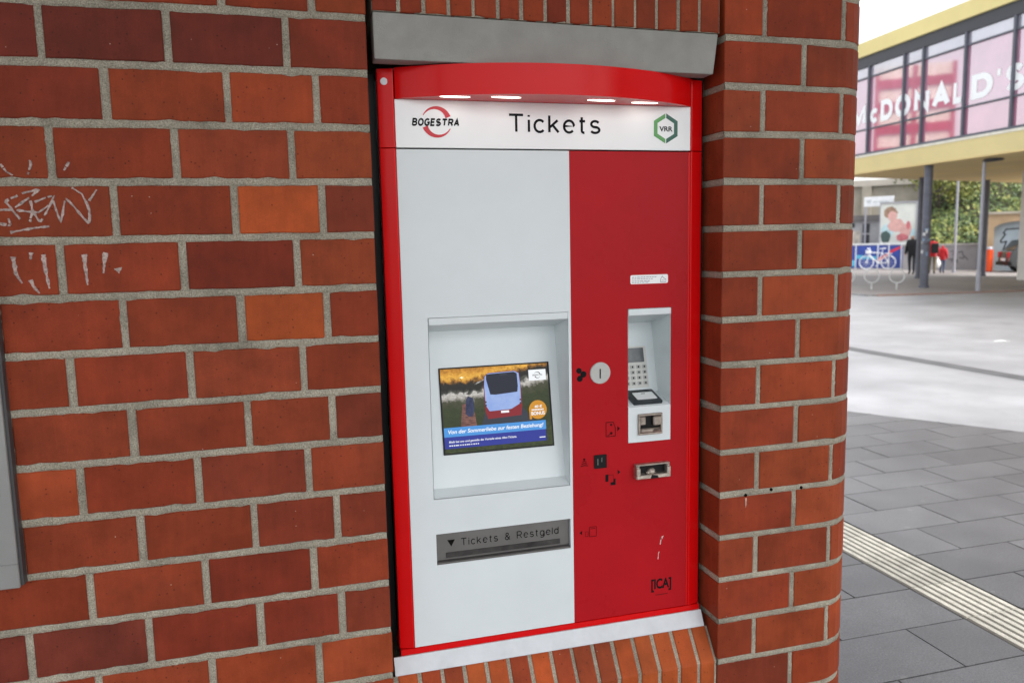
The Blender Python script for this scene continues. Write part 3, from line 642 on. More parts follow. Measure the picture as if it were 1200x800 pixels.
L(rect(.4285, .4790, .2735, .3035), 11)
L(circle(.4485, .1915, .0262, 28), 10); L(rect(.423, .43, .166, .185), 10)
L(rect(a0, .469, .1355, .1608), 8); L(rect(a0, .468, .1040, .1354), 9)
L(rect(a0, a1, v0, .1035), 3); L(rect(.469, a1, .1036, .155), 3)
part(mb, 'screen_picture', SM, screen, (.33, .15, 1.15))
KD = .0032 + .00012 * (lay[0] + 3)
T = text_mesh('Von der Sommerliebe zur festen Beziehung!', (.190, .4615, .1405, .1545), SCR, KD, bold=.018, shear=.2, depth=.0001)
T = text_mesh('Bleib bei uns und genieße die Vorteile eines Abo-Tickets.', (.1905, .382, .1175, .1250), SCR, KD, bold=.015, shear=.15, depth=.0001, mb=T)
for i in range(14): T.ext(rect(.1905 + .0061 * i, .1905 + .0061 * i + .0048 * random.uniform(.6, 1.1), .1105, .1135), SCR, KD, KD + .0001)
T.ext(rect(.4475, .4650, .113, .1155), SCR, KD, KD + .0001)
T = text_mesh('40 €', (.4385, .4615, .1965, .2045), SCR, KD, bold=.03, shear=.15, depth=.0001, mb=T)
T = text_mesh('BONUS', (.4285, .4680, .1765, .1865), SCR, KD, bold=.03, depth=.0001, mb=T)
for i in range(8): T.ext(rect(.4300 + .0045 * i, .4300 + .0045 * i + .0035, .1895, .1935), SCR, KD, KD + .0001)
part(T, 'screen_text', SM[11], screen, (.33, .15, 1.1), kind='stuff')
T = stroke_text('BOGESTRA', (.4395, .4685, .2860, .2905), SCR, .18, .13, KD, .0001, .2)
for aa in ((155, 22), (335, 202)):
    O_, I_ = crescent(.4538, .2882, .0092, aa[0], aa[1], .0004, .0026, 12)
    for i in range(11): T.ext([O_[i], O_[i + 1], I_[i + 1], I_[i]], SCR, KD, KD + .0001)
part(T, 'screen_logo', BLACK, screen, (.454, .17, 1.23))
# ---- ticket tray
F1 = FRONT(0.0905)
mb = MB(); mb.box(TX0 + .001, TX1 - .001, 0.0905, 0.097, 0.7545, TZ1 - .0008); mb.box(TX0 + .001, TX1 - .001, 0.078, 0.099, TZ0 + .001, 0.7525, 0, .001)
tray = part(mb, 'ticket_tray', STEEL, c=(.33, .09, .79))
mb = stroke_text('Tickets & Restgeld', (0.2056, 0.4850, 0.7890, 0.8100), F1, .10, .24); mb.ext([(0.169, 0.809), (0.1896, 0.809), (0.1793, 0.7905)], F1, .0004, .001)
part(mb, 'lettering', mat('engraving', (.008, .008, .007), .7, spec=.04), tray, (.33, .09, .8))
mb = MB(); mb.box(0.1640, 0.4890, 0.0885, 0.0905, 0.7595, 0.7745, 0, .0008); part(mb, 'tray_slot', mat('slot_shadow', (.05, .047, .045), .35, metal=.2, spec=.2, var=.5, scale=18), tray, (.33, .09, .77))
# ---- red door
CX_0, CX_1, CZ0, CZ1 = 0.6922, 0.8250, 1.0305, 1.4115
mb = holed(0.5268, 0.8745, 0.5245, 1.8365, [(CX_0, CX_1, CZ0, CZ1)], YF + .001, 0.0965)
rdoor = part(mb, 'red_door', RED_SATIN, c=(.7, .09, 1.2))
mb = MB(); mb.box(0.8752, 0.8805, YF + .001, 0.0965, 0.5245, 1.8365); part(mb, 'door_edge', RED_GLOSS, c=(.88, .09, 1.2))
cn = niche(CX_0 + .0012, CX_1 - .0012, [(YF + .0006, 1.3925), (0.208, 1.358), (0.162, 1.159), (0.092, 1.1385), (YF + .0008, 1.1330), (YF + .0008, 1.0316)], (1.3920, 1.4105), 'card_niche', tm)
ub = Vector((0.208 - .162, 1.358 - 1.159)).normalized(); KP = frame((0, .162, 1.159), (1, 0, 0), (0, ub.x, ub.y), (0, -ub.y, ub.x))
KEY = mat('keypad_plate', (.62, .62, .58), .4, var=.06, scale=40)
mb = MB(); mb.ext(rrect(.7215, .7965, .0120, .1340, .003), KP, -.001, .0025); kpad = part(mb, 'keypad', KEY, cn, (.76, .18, 1.23))
# (the screen and keys stay parts of the niche; everything is mounted on its sloping back)
mb = MB(); mb.ext(rrect(.7260, .7880, .0870, .1290, .002), KP, .001, .0042); part(mb, 'card_display', mat('display_lcd', (.09, .10, .105), .12, var=.2, scale=60), cn, (.757, .19, 1.265))
KEYM = mat('key_grey', (.42, .42, .40), .4, var=.1, scale=80)
for r in range(4):
    for c_ in range(4):
        kx, kv = .7300 + .0187 * c_, .0735 - .0160 * r
        mb = MB(); mb.ext(rrect(kx - .0062, kx + .0062, kv - .0055, kv + .0055, .0018, 2), KP, .001, .0048); mb.ext(rect(kx - .0022, kx + .0022, kv - .0028, kv + .0028), KP, .0049, .0052, 1)
        part(mb, 'key', [KEYM, BLACK], cn, KP(kx, kv))
us = Vector((0.162 - .092, 1.159 - 1.1385)).normalized(); PD = frame((0, .092, 1.1385), (1, 0, 0), (0, us.x, us.y), (0, -us.y, us.x))
mb = MB(); mb.ext(rrect(.7135, .8035, -.004, .0740, .004), PD, -.001, .0065); part(mb, 'contactless_reader', mat('reader_black', (.012, .02, .026), .25, var=.1), cn, (.757, .12, 1.15))
mb = MB(); mb.ext(rrect(.7325, .7950, .0140, .0560, .003), PD, .0066, .0075); part(mb, 'reader_pad', WHITE_SIGN, cn, (.763, .12, 1.15))
mb = MB(); mb.ext(rect(.757, .770, .046, .0485), PD, .0076, .0079); part(mb, 'reader_mark', BLACK, cn, (.763, .13, 1.155))
# card slot on the niche front
FC = FRONT(YF + .0008)
mb = MB(); fr_ = (.7222, .7962, 1.0525, 1.1128)
for r_ in ((fr_[0], fr_[1], fr_[2], fr_[2] + .007), (fr_[0], fr_[1], fr_[3] - .006, fr_[3]), (fr_[0], fr_[0] + .006, fr_[2] + .0069, fr_[3] - .0059), (fr_[1] - .006, fr_[1], fr_[2] + .0069, fr_[3] - .0059)):
    mb.box(r_[0], r_[1], YF - .0065, YF + .002, r_[2], r_[3], 0, .0012)
mb.box(.7650, .7900, YF - .013, YF - .001, 1.0790, 1.1065, 0, .003); mb.box(.7275, .7440, YF - .008, YF - .001, 1.0815, 1.1060, 0, .002)
mb.box(.7275, .7900, YF - .010, YF - .001, 1.0590, 1.0720, 0, .003); mb.box(.7640, .7900, YF - .018, YF - .001, 1.0600, 1.0690, 0, .004)
slot = part(mb, 'card_slot', STEELD, cn, (.76, .08, 1.08))
mb = MB(); mb.box(fr_[0] + .003, fr_[1] - .003, YF - .001, YF + .0004, fr_[2] + .003, fr_[3] - .003); part(mb, 'slot_mouth', BLACKP, cn, (.76, .08, 1.08))
# ---- coin slot
FD = FRONT(YF + .001)
def disc(mb, cx, cz, r, d0, d1, mi=0, n=32): mb.ext(circle(cx, cz, r, n), FD, d0, d1, mi)
mb = MB(); disc(mb, .6092, 1.2380, .0300, -.002, .003); disc(mb, .6092, 1.2380, .0285, .003, .0042); coin = part(mb, 'coin_slot', mat('brushed_steel', (.44, .44, .42), .42, metal=.35, var=.06, scale=30), c=(.609, .08, 1.238))
mb = MB(); mb.ext(rrect(.6066, .6102, 1.2228, 1.2500, .0012, 2), FD, .0042, .0047); part(mb, 'coin_slit', BLACK, coin, (.608, .08, 1.236))
# symbols printed on the red door
mb = MB()
for cx, cz, r in ((.5475, 1.2478, .0078), (.5605, 1.2372, .0090), (.5500, 1.2255, .0085)): disc(mb, cx, cz, r, .0002, .0006 + .0001 * r, 0, 18)
part(mb, 'coin_symbol', BLACK, rdoor, (.554, .08, 1.237))
def outline(mb, P, w, d0=.0002, d1=.0006):
    for i in range(len(P) - 1):
        a, b_ = Vector(P[i]), Vector(P[i + 1]); t = (b_ - a).normalized(); nn = Vector((-t.y, t.x)) * w / 2
        mb.ext([tuple(a - nn), tuple(b_ - nn), tuple(b_ + nn), tuple(a + nn)], FD, d0, d1)
mb = MB(); outline(mb, [(.6262, 1.0965), (.6262, 1.0560), (.6330, 1.0560), (.6540, 1.0560), (.6540, 1.0800), (.6480, 1.0965), (.6262, 1.0965)], .0018)
disc(mb, .6415, 1.0890, .0034, .0002, .0006, 0, 12); disc(mb, .6420, 1.0650, .0040, .0002, .0006, 0, 12); outline(mb, [(.6395, 1.0640), (.6300, 1.0580)], .0018)
mb.ext([(.6600, 1.0840), (.6600, 1.0690), (.6685, 1.0765)], FD, .0002, .0006); part(mb, 'card_symbol', DARKRED, rdoor, (.645, .08, 1.075))
mb = MB(); disc(mb, .5605, .9975, .0034, .0002, .0006, 0, 12)
for i, w_ in enumerate((.006, .0085, .011)): outline(mb, [(.5605 - w_, .9900 - .006 * i), (.5605, .9925 - .006 * i), (.5605 + w_, .9900 - .006 * i)], .0022)
part(mb, 'contactless_symbol', DARKRED, rdoor, (.56, .08, .985))
mb = MB(); mb.ext(rrect(.5895, .6270, .9680, 1.0065, .0015, 2), FD, -.001, .0030); bw = part(mb, 'barcode_window', BLACKP, c=(.608, .08, .987))
mb = MB(); outline(mb, [(.600, .996), (.600, .978)], .0016, .0031, .0034); outline(mb, [(.612, .998), (.612, .986)], .0014, .0031, .0034); part(mb, 'window_mark', GREYPL, bw, (.6, .08, .987))
mb = MB(); mb.ext(rect(.6235, .6325, .9265, .9470), FD, .0002, .0006); mb.ext([(.6390, .9150), (.6540, .9150), (.6540, .9330), (.6475, .9330), (.6475, .9235), (.6390, .9235)], FD, .0002, .0006)
outline(mb, [(.6340, .9450), (.6470, .9450), (.6470, .9340)], .0009); mb.ext([(.6605, .9580), (.6605, .9440), (.6685, .9510)], FD, .0002, .0006); part(mb, 'banknote_symbol', BLACK, rdoor, (.645, .08, .935))
mb = MB(); mb.ext([(.5520, .7925), (.5520, .7800), (.5440, .7862)], FD, .0002, .0006); outline(mb, [(.5620, .7740), (.5700, .7740), (.5700, .7880), (.5620, .7880), (.5620, .7740)], .001); outline(mb, [(.5740, .7720), (.5950, .7720), (.5950, .8000), (.5740, .8000), (.5740, .7720)], .0014); outline(mb, [(.577, .795), (.592, .795)], .0016)
part(mb, 'ticket_symbol', DARKRED, rdoor, (.57, .08, .786))
# banknote slot: cast metal mouth
mb = MB(); a, b_, c_, d_ = .7095, .8155, .9285, .9705
mb.box(a, b_, YF - .0215, YF + .003, c_, c_ + .0125, 0, .002); mb.box(a, b_, YF - .0150, YF + .003, d_ - .0055, d_, 0, .0018)
for q0, q1 in ((a, a + .0125), (b_ - .0125, b_)):
    mb.box(q0, q1, YF - .0215, YF + .003, c_ + .0115, d_ - .0095, 0, .002); mb.box(q0 + .001, q1 - .001, YF - .0185, YF + .003, d_ - .0135, d_ - .0030, 0, .003)
mb.box(.7500, .7700, YF - .0165, YF - .001, c_ + .0110, c_ + .0270, 0, .004); mb.box(.7440, .7560, YF - .014, YF - .001, c_ + .0110, c_ + .0210, 0, .003)
note = part(mb, 'banknote_slot', mat('cast_metal', (.50, .44, .38), .33, metal=.8, var=.25, scale=70, bump=.0003, bscale=180), c=(.76, .07, .95))
mb = MB(); mb.box(a + .004, b_ - .004, YF - .004, YF + .002, c_ + .004, d_ - .003); part(mb, 'slot_mouth', BLACKP, note, (.76, .08, .95))
mb = MB(); mb.ext([(.7515, c_ + .0005), (.7770, c_ + .0005), (.7735, c_ + .0085), (.7560, c_ + .0115)], FRONT(YF - .0216), 0, .0006); part(mb, 'finger_notch', BLACKP, note, (.76, .06, .93))
# notice sticker
mb = MB(); mb.ext(rrect(.7010, .8145, 1.4790, 1.5036, .004, 3), FD, .0002, .0006); stk = part(mb, 'sticker', WHITE_SIGN, rdoor, (.757, .08, 1.49))
mb = MB()
for i, (l, z) in enumerate(((.068, 1.4975), (.060, 1.4925), (.054, 1.4870), (.046, 1.4828))):
    x = .7055
    while x < .7055 + l: w_ = random.uniform(.004, .010); mb.ext(rect(x, x + w_, z - .0007, z + .0007), FD, .0007, .0009); x += w_ + .002
outline(mb, [(.792, 1.482), (.792, 1.491), (.797, 1.4985), (.802, 1.4925), (.808, 1.490), (.808, 1.482), (.792, 1.482)], .0012, .0007, .0009); outline(mb, [(.795, 1.487), (.805, 1.487)], .001, .0007, .0009)
part(mb, 'sticker_print', mat('pale_print', (.18, .16, .2), .5), rdoor, (.757, .08, 1.49))
# maker's mark and scratches
mb = text_mesh('[ICA]', (.7645, .8285, .5790, .6190), FD, .0002, bold=.03); mb.ext(rect(.778, .817, .5690, .5705), FD, .0002, .0006); part(mb, 'maker_mark', BLACK, rdoor, (.797, .08, .6))
mb = MB(); outline(mb, [(.8035, .7465), (.7985, .7440), (.7945, .7330), (.7925, .7220)], .0026); outline(mb, [(.7895, .7010), (.7870, .6950), (.7858, .6780)], .0018); outline(mb, [(.8000, .7430), (.7950, .7350)], .003)
part(mb, 'paint_scratch', mat('bare_scratch', (.75, .6, .58), .5), rdoor, (.795, .08, .71), kind='stuff')
# ================================================================== street and pavements
def smooth(a, b_, t): t = max(0, min(1, (t - a) / (b_ - a))); return t * t * (3 - 2 * t)
def gz(x, y): return -0.2243 * smooth(33, 39, math.hypot(x + .2, y + 1.94))     # the square falls away slightly behind the pavilion
def ground_mat(name, c0, c1, rough, scale, bump, spec=.5, speck=0.0, patch=None):
    m, nt, b = nodes(name); geo = N(nt, 'ShaderNodeNewGeometry')
    n1 = N(nt, 'ShaderNodeTexNoise', Scale=scale, Detail=8.0, Roughness=.65); n2 = N(nt, 'ShaderNodeTexNoise', Scale=130.0, Detail=5.0, Roughness=.8); n3 = N(nt, 'ShaderNodeTexNoise', Scale=.35, Detail=4.0)
    for q in (n1, n2, n3): nt.links.new(geo.outputs['Position'], q.inputs['Vector'])
    r = N(nt, 'ShaderNodeValToRGB'); r.color_ramp.elements[0].position = .33; r.color_ramp.elements[1].position = .68
    r.color_ramp.elements[0].color = (*c0, 1); r.color_ramp.elements[1].color = (*c1, 1); nt.links.new(n1.outputs['Fac'], r.inputs[0])
    mr = N(nt, 'ShaderNodeMapRange'); mr.inputs[1].default_value = .3; mr.inputs[2].default_value = .7; mr.inputs[3].default_value = 1 - speck; mr.inputs[4].default_value = 1 + speck; nt.links.new(n2.outputs['Fac'], mr.inputs[0])
    mr3 = N(nt, 'ShaderNodeMapRange'); mr3.inputs[1].default_value = .3; mr3.inputs[2].default_value = .7; mr3.inputs[3].default_value = .85; mr3.inputs[4].default_value = 1.15; nt.links.new(n3.outputs['Fac'], mr3.inputs[0])
    mm = N(nt, 'ShaderNodeMath', operation='MULTIPLY'); nt.links.new(mr.outputs[0], mm.inputs[0]); nt.links.new(mr3.outputs[0], mm.inputs[1])
    sc = N(nt, 'ShaderNodeVectorMath', operation='SCALE'); nt.links.new(r.outputs[0], sc.inputs[0]); nt.links.new(mm.outputs[0], sc.inputs['Scale']); nt.links.new(sc.outputs[0], b.inputs['Base Color'])
    rr = N(nt, 'ShaderNodeMapRange'); rr.inputs[1].default_value = .3; rr.inputs[2].default_value = .7; rr.inputs[3].default_value = rough * .95; rr.inputs[4].default_value = min(1, rough * 1.05); nt.links.new(n1.outputs['Fac'], rr.inputs[0]); nt.links.new(rr.outputs[0], b.inputs['Roughness'])
    oi = N(nt, 'ShaderNodeObjectInfo'); om = N(nt, 'ShaderNodeMapRange'); om.inputs[3].default_value = .83; om.inputs[4].default_value = 1.17; nt.links.new(oi.outputs['Random'], om.inputs[0])
    m4 = N(nt, 'ShaderNodeMath', operation='MULTIPLY'); nt.links.new(mm.outputs[0], m4.inputs[0]); nt.links.new(om.outputs[0], m4.inputs[1]); nt.links.new(m4.outputs[0], sc.inputs['Scale'])
    b.inputs['Specular IOR Level'].default_value = spec
    vo = N(nt, 'ShaderNodeTexVoronoi', Scale=9.0); nt.links.new(geo.outputs['Position'], vo.inputs['Vector']); vc = N(nt, 'ShaderNodeSeparateColor'); nt.links.new(vo.outputs['Color'], vc.inputs[0])
    th = N(nt, 'ShaderNodeMath', operation='MULTIPLY'); th.inputs[1].default_value = .16; nt.links.new(vc.outputs[1], th.inputs[0]); lt = N(nt, 'ShaderNodeMath', operation='LESS_THAN'); nt.links.new(vo.outputs['Distance'], lt.inputs[0]); nt.links.new(th.outputs[0], lt.inputs[1])
    gt = N(nt, 'ShaderNodeMath', operation='GREATER_THAN'); gt.inputs[1].default_value = .62; nt.links.new(vc.outputs[0], gt.inputs[0]); ml = N(nt, 'ShaderNodeMath', operation='MULTIPLY'); nt.links.new(lt.outputs[0], ml.inputs[0]); nt.links.new(gt.outputs[0], ml.inputs[1]); m5 = N(nt, 'ShaderNodeMath', operation='MULTIPLY'); m5.inputs[1].default_value = .45; nt.links.new(ml.outputs[0], m5.inputs[0])
    gm = N(nt, 'ShaderNodeMix', data_type='RGBA'); nt.links.new(m5.outputs[0], gm.inputs[0]); nt.links.new(sc.outputs[0], gm.inputs[6]); gm.inputs[7].default_value = (.20, .20, .19, 1); nt.links.new(gm.outputs[2], b.inputs['Base Color'])
    bp = N(nt, 'ShaderNodeBump', Strength=.6, Distance=bump); nt.links.new(n2.outputs['Fac'], bp.inputs['Height']); nt.links.new(bp.outputs[0], b.inputs['Normal'])
    return m
ASPHALT = ground_mat('asphalt', (.27, .271, .28), (.38, .381, .392), .42, 1.1, .002, speck=.14)
SLAB = ground_mat('basalt_slab', (.080, .080, .083), (.118, .118, .121), .34, 3.2, .0009, spec=.75, speck=.6)
SAND = ground_mat('joint_sand', (.02, .02, .018), (.04, .038, .034), .95, 20, .002, spec=.1)
FARPAVE = ground_mat('pale_paving', (.25, .225, .21), (.34, .31, .295), .6, 1.2, .002, speck=.12)
GUTTER = ground_mat('gutter_stone', (.085, .085, .088), (.13, .13, .132), .55, 3, .002, speck=.15)
TACT = ground_mat('tactile_concrete', (.40, .385, .33), (.62, .60, .52), .75, 11, .0012, spec=.3, speck=.12)
mb = MB(); rad = [0.01, 6, 14, 22, 28, 31] + [33 + .75 * i for i in range(9)] + [42, 50, 65, 90, 140, 250, 450, 800]; NS = 48
V = [(-.2 + r * math.cos(2 * math.pi * k / NS), -1.94 + r * math.sin(2 * math.pi * k / NS), gz(-.2 + r, -1.94) - .03) for r in rad for k in range(NS)]
Fc = [[i * NS + k, i * NS + (k + 1) % NS, (i + 1) * NS + (k + 1) % NS, (i + 1) * NS + k] for i in range(len(rad) - 1) for k in range(NS)]
mb.add(V, Fc, 0, True); mb.build('street', ASPHALT, kind='structure')
# near pavement: slabs in running bond, cut by the oblique kerb line
EP, EN = Vector((5.11, 3.43)), Vector((1.19, .80)).normalized()
def clip(P, p0, n):
    out = []
    for i in range(len(P)):
        a, b_ = Vector(P[i]), Vector(P[(i + 1) % len(P)]); da, db = (a - p0).dot(n), (b_ - p0).dot(n)
        if da <= 0: out.append(tuple(a))
        if da * db < 0: out.append(tuple(a.lerp(b_, da / (da - db))))
    return out
base = clip([(-9, -9), (14, -9), (14, 9), (-9, 9)], EP, EN)
UP = frame((0, 0, 0), (1, 0, 0), (0, 1, 0), (0, 0, 1))
mb = MB(); mb.ext(base, UP, -.08, -.010); pave = mb.build('pavement', SAND, None, (2, 0, 0), kind='structure')
rest = MB(); SY, SX, TX_0, TX_1 = .303, .58, 2.443, 2.737
def slab(P, cx, cy, big=True):
    P = clip(P, EP - EN * .004, EN)
    if len(P) < 3: return
    if 0.0 < cy < 3.4 and cx < 1.1: return
    z = random.uniform(-.0012, .0008); mb_ = MB(); mb_.ext(P, UP, -.05, z)
    if in_view(cx, cy, 0, .08) and cx > 1.2: mb_.build('paving_slab', SLAB, pave, (cx, cy, 0))
    else: rest.add(mb_.v, mb_.f)
for r in range(-26, 26):
    y0, y1 = 1.199 + SY * r, 1.199 + SY * (r + 1); g = .0034
    ph = 3.03 if r % 2 == 0 else 3.32
    phl = 2.144 if r % 2 else 1.84
    xs = [ph + SX * i for i in range(-2, 18)]; xs = [TX_1 + .004] + [x for x in xs if x > TX_1 + .06]
    for a, b_ in zip(xs, xs[1:]): slab(rect(a + g, b_ - g, y0 + g, y1 - g), (a + b_) / 2, (y0 + y1) / 2)
    xs = [phl - SX * i for i in range(0, 20)]; xs = [TX_0 - .004] + xs
    for b_, a in zip(xs, xs[1:]): slab(rect(a + g, b_ - g, y0 + g, y1 - g), (a + b_) / 2, (y0 + y1) / 2)
    # ribbed tactile tile
    P = clip(rect(TX_0, TX_1, y0, y1), EP, EN)
    if len(P) == 4 and y0 > -6:
        mb = MB(); mb.ext(rect(TX_0 + .001, TX_1 - .001, y0 + .001, y1 - .001), UP, -.05, -.0035, 1)
        for i in range(7):
            q = TX_0 + .004 + (TX_1 - TX_0 - .008) * (i + .5) / 7; h_ = .0145
            mb.add([(q - h_, y0 + .0015, -.004), (q + h_, y0 + .0015, -.004), (q + h_, y1 - .0015, -.004), (q - h_, y1 - .0015, -.004), (q - h_ + .003, y0 + .003, .003), (q + h_ - .003, y0 + .003, .003), (q + h_ - .003, y1 - .003, .003), (q - h_ + .003, y1 - .003, .003)],
                   [[4, 5, 6, 7], [0, 1, 5, 4], [1, 2, 6, 5], [2, 3, 7, 6], [3, 0, 4, 7]])
        mb.build('tactile_tile', [TACT, mat('groove_dirt', (.09, .085, .075), .9) if 'groove_dirt' not in bpy.data.materials else bpy.data.materials['groove_dirt']], pave, ((TX_0 + TX_1) / 2, (y0 + y1) / 2, 0))
rest.build('paving_field', SLAB, pave, (2, 0, 0), kind='stuff')
# gutter channel along the carriageway
mb = MB(); cl = [(7.75, -30), (7.72, 0), (7.63, 4.9), (7.52, 7.7), (7.44, 12), (7.3, 20), (7.0, 45)]
V = []
for x, y in cl: V += [(x - .125, y, -.026), (x - .03, y, -.024), (x, y, -.0275), (x + .03, y, -.024), (x + .125, y, -.026)]
mb.add(V, [[5 * i + k, 5 * i + k + 1, 5 * i + k + 6, 5 * i + k + 5] for i in range(len(cl) - 1) for k in range(4)]); mb.build('gutter', GUTTER, kind='structure')
# pavement across the street
def yb(x): return 15.75 - .13 * (x - 14.7) if x < 18.5 else 15.25 - .1 * (x - 18.5)
xs = [14.7 + 1.0 * i for i in range(36)]; ts = [0, .02, .05, .09, .13] + [.17 + .03 * i for i in range(14)] + [.62, .7, .8, 1.0]
mb = MB(); V = []
for x in xs:
    for t in ts:
        y = yb(x) + (75 - yb(x)) * t; V.append((x, y, gz(x, y)))
nt_ = len(ts); mb.add(V, [[i * nt_ + k, i * nt_ + k + 1, (i + 1) * nt_ + k + 1, (i + 1) * nt_ + k] for i in range(len(xs) - 1) for k in range(nt_ - 1)], 0, True)
V2 = [v for v in V[:nt_]]; mb.add(V2 + [(x, y, z - .04) for x, y, z in V2], [[k, k + 1, nt_ + k + 1, nt_ + k] for k in range(nt_ - 1)])
V3 = [V[i * nt_] for i in range(len(xs))]; q = len(V3); mb.add(V3 + [(x, y, z - .04) for x, y, z in V3], [[k, k + 1, q + k + 1, q + k] for k in range(q - 1)])
fpv = mb.build('far_pavement', FARPAVE, None, (20, 20, 0), kind='structure')
KERB = ground_mat('kerb_stone', (.20, .195, .19), (.28, .27, .265), .7, 4, .002, speck=.12)
for i in range(14):
    y = 15.8 + 1.0 * i; mb = MB(); mb.box(14.56, 14.695, y + .006, y + .994, -.06, .012, 0, .008); mb.build('kerb_stone', KERB, fpv, (14.6, y + .5, 0))
for i in range(16):
    x = 14.75 + 1.0 * i; a = Vector((x, yb(x))); b_ = Vector((x + 1, yb(x + 1))); t = (b_ - a).normalized()
    mb = MB(); c = (a + b_) / 2; mb.obox((c.x + t.y * .07, c.y - t.x * .07, -.025), (t.x, t.y, 0), (-t.y, t.x, 0), (0, 0, 1), (b_ - a).length / 2 - .006, .066, .036, 0, .008)
    mb.build('kerb_stone', mat('red_kerb', (.30, .20, .17), .8) if 'red_kerb' not in bpy.data.materials else bpy.data.materials['red_kerb'], fpv, (c.x, c.y, 0))
mb = MB(); mb.add([(9.87, 7.47, -.028), (9.98, 7.36, -.020), (10.09, 7.36, -.027), (10.02, 7.46, -.012), (9.95, 7.50, -.024)], [[0, 1, 3], [1, 2, 3], [0, 3, 4], [3, 2, 4]])
mb.build('paper_scrap', WHITE_SIGN, None, (9.98, 7.42, -.03), 'crumpled white paper scrap lying on the asphalt beyond the gutter', 'litter')

# ================================================================== pavilion on columns across the street
BP, BD, BN = Vector((17.3516, 17.4395)), Vector((.07895, .99688)), Vector((.99688, -.07895))
def BF(s, n, z): q = BP + BD * s + BN * n; return Vector((q.x, q.y, z))
YEL = mat('yellow_fascia', (.95, .80, .40), .7, spec=.2, var=.06, scale=.6)
YEL2 = mat('pale_yellow_fascia', (.84, .71, .32), .7, spec=.2, var=.06, scale=.6)
SOFF = mat('ochre_soffit', (.84, .63, .28), .7, var=.1, scale=.5)
FRAMEM = mat('window_frame', (.10, .105, .13), .45, var=.1, scale=3)
LOUV = mat('dark_louvre', (.045, .047, .055), .5, var=.1, scale=3)
WHITEW = mat('white_render', (.72, .69, .64), .8, var=.08, scale=1.5, bump=.001)
COLM = mat('column_paint', (.115, .12, .15), .5, var=.2, scale=5)
def glass(name, c, rough=.03):
    m = mat(name, c, rough, var=.16, scale=.9, spec=.5, rvar=.0); b = m.node_tree.nodes['Principled BSDF']; b.inputs['IOR'].default_value = 3.0; return m
PANE = glass('pink_film_glass', (.46, .22, .31)); PANE2 = glass('lower_film_glass', (.46, .16, .25)); PANE3 = glass('blind_glass', (.36, .34, .40), .08)
bld = empty('pavilion_building', (24, 12, 0), 'raised yellow pavilion with pink glazing and white window lettering on grey columns', 'building')
def bpart(mb, name, m, c=(20, 12, 5), par=None, **kw): return mb.build(name, m, par or bld, c, **kw)
SE = lambda n: 4.0 + .342 * n
SB, NB = -34.0, 11.0
def bprism(n0, n1, z0, z1, s0=SB, ins=0.0):
    mb = MB(); P = [(s0, n0), (s0, n1), (SE(n1) - ins, n1), (SE(n0) - ins, n0)]
    mb.add([BF(s, n, z0) for s, n in P] + [BF(s, n, z1) for s, n in P], [[0, 1, 2, 3], [4, 5, 6, 7]] + [[i, (i + 1) % 4, 4 + (i + 1) % 4, 4 + i] for i in range(4)]); return mb
bpart(bprism(.14, NB - .1, 4.05, 7.1, ins=.2), 'core', LOUV)
# floor slab: front fascia leaning inwards below a pale edge trim
mb = MB(); P = [(0.0, 4.02), (.22, 3.58), (NB, 3.58), (NB, 4.02)]
mb.add([BF(SB, n, z) for n, z in P] + [BF(SE(n), n, z) for n, z in P], [[0, 1, 2, 3], [4, 5, 6, 7], [0, 1, 5, 4], [3, 0, 4, 7], [2, 3, 7, 6]])
bpart(mb, 'fascia', YEL)
bpart(bprism(.222, NB - .01, 3.55, 3.579, ins=.02), 'soffit', SOFF)
bpart(bprism(-.03, .13, 4.021, 4.09), 'edge_trim', mat('cream_trim', (.78, .74, .62), .6))
bpart(bprism(.0, .13, 4.091, 4.16), 'window_sill', FRAMEM)
bpart(bprism(.02, .13, 6.80, 7.13), 'louvre_band', LOUV)
bpart(bprism(-.06, NB + .2, 7.131, 7.56), 'roof_fascia', YEL2)
ms = [3.88, 2.27, .64, -.16, -1.77, -3.37] + [-3.37 - 1.61 * i for i in range(1, 17)]
for s in ms:
    mb = MB(); mb.obox(BF(s, .06, 5.48), BD.to_3d(), BN.to_3d(), (0, 0, 1), .035, .062, 1.318); bpart(mb, 'mullion', FRAMEM, BF(s, .06, 5.5))
for z in (4.885, 6.465):
    for a, b_ in zip(ms, ms[1:]):
        mb = MB(); mb.obox(BF((a + b_) / 2, .075, z), BD.to_3d(), BN.to_3d(), (0, 0, 1), (a - b_) / 2 - .036, .045, .022); bpart(mb, 'transom', FRAMEM, BF((a + b_) / 2, .07, z))
for a, b_ in zip(ms, ms[1:]):
    for z0, z1, pm in ((4.162, 4.862, PANE2), (4.908, 6.442, PANE), (6.488, 6.798, PANE3)):
        mb = MB(); mb.obox(BF((a + b_) / 2, .09, (z0 + z1) / 2), BD.to_3d(), BN.to_3d(), (0, 0, 1), (a - b_) / 2 - .036, .012, (z1 - z0) / 2); bpart(mb, 'pane', pm, BF((a + b_) / 2, .09, (z0 + z1) / 2))
LET = mat('white_lettering', (.95, .97, .96), .6, var=.02)
WFr = frame(BF(0, .077, 0), (-BD).to_3d(), (0, 0, 1), (-BN).to_3d())
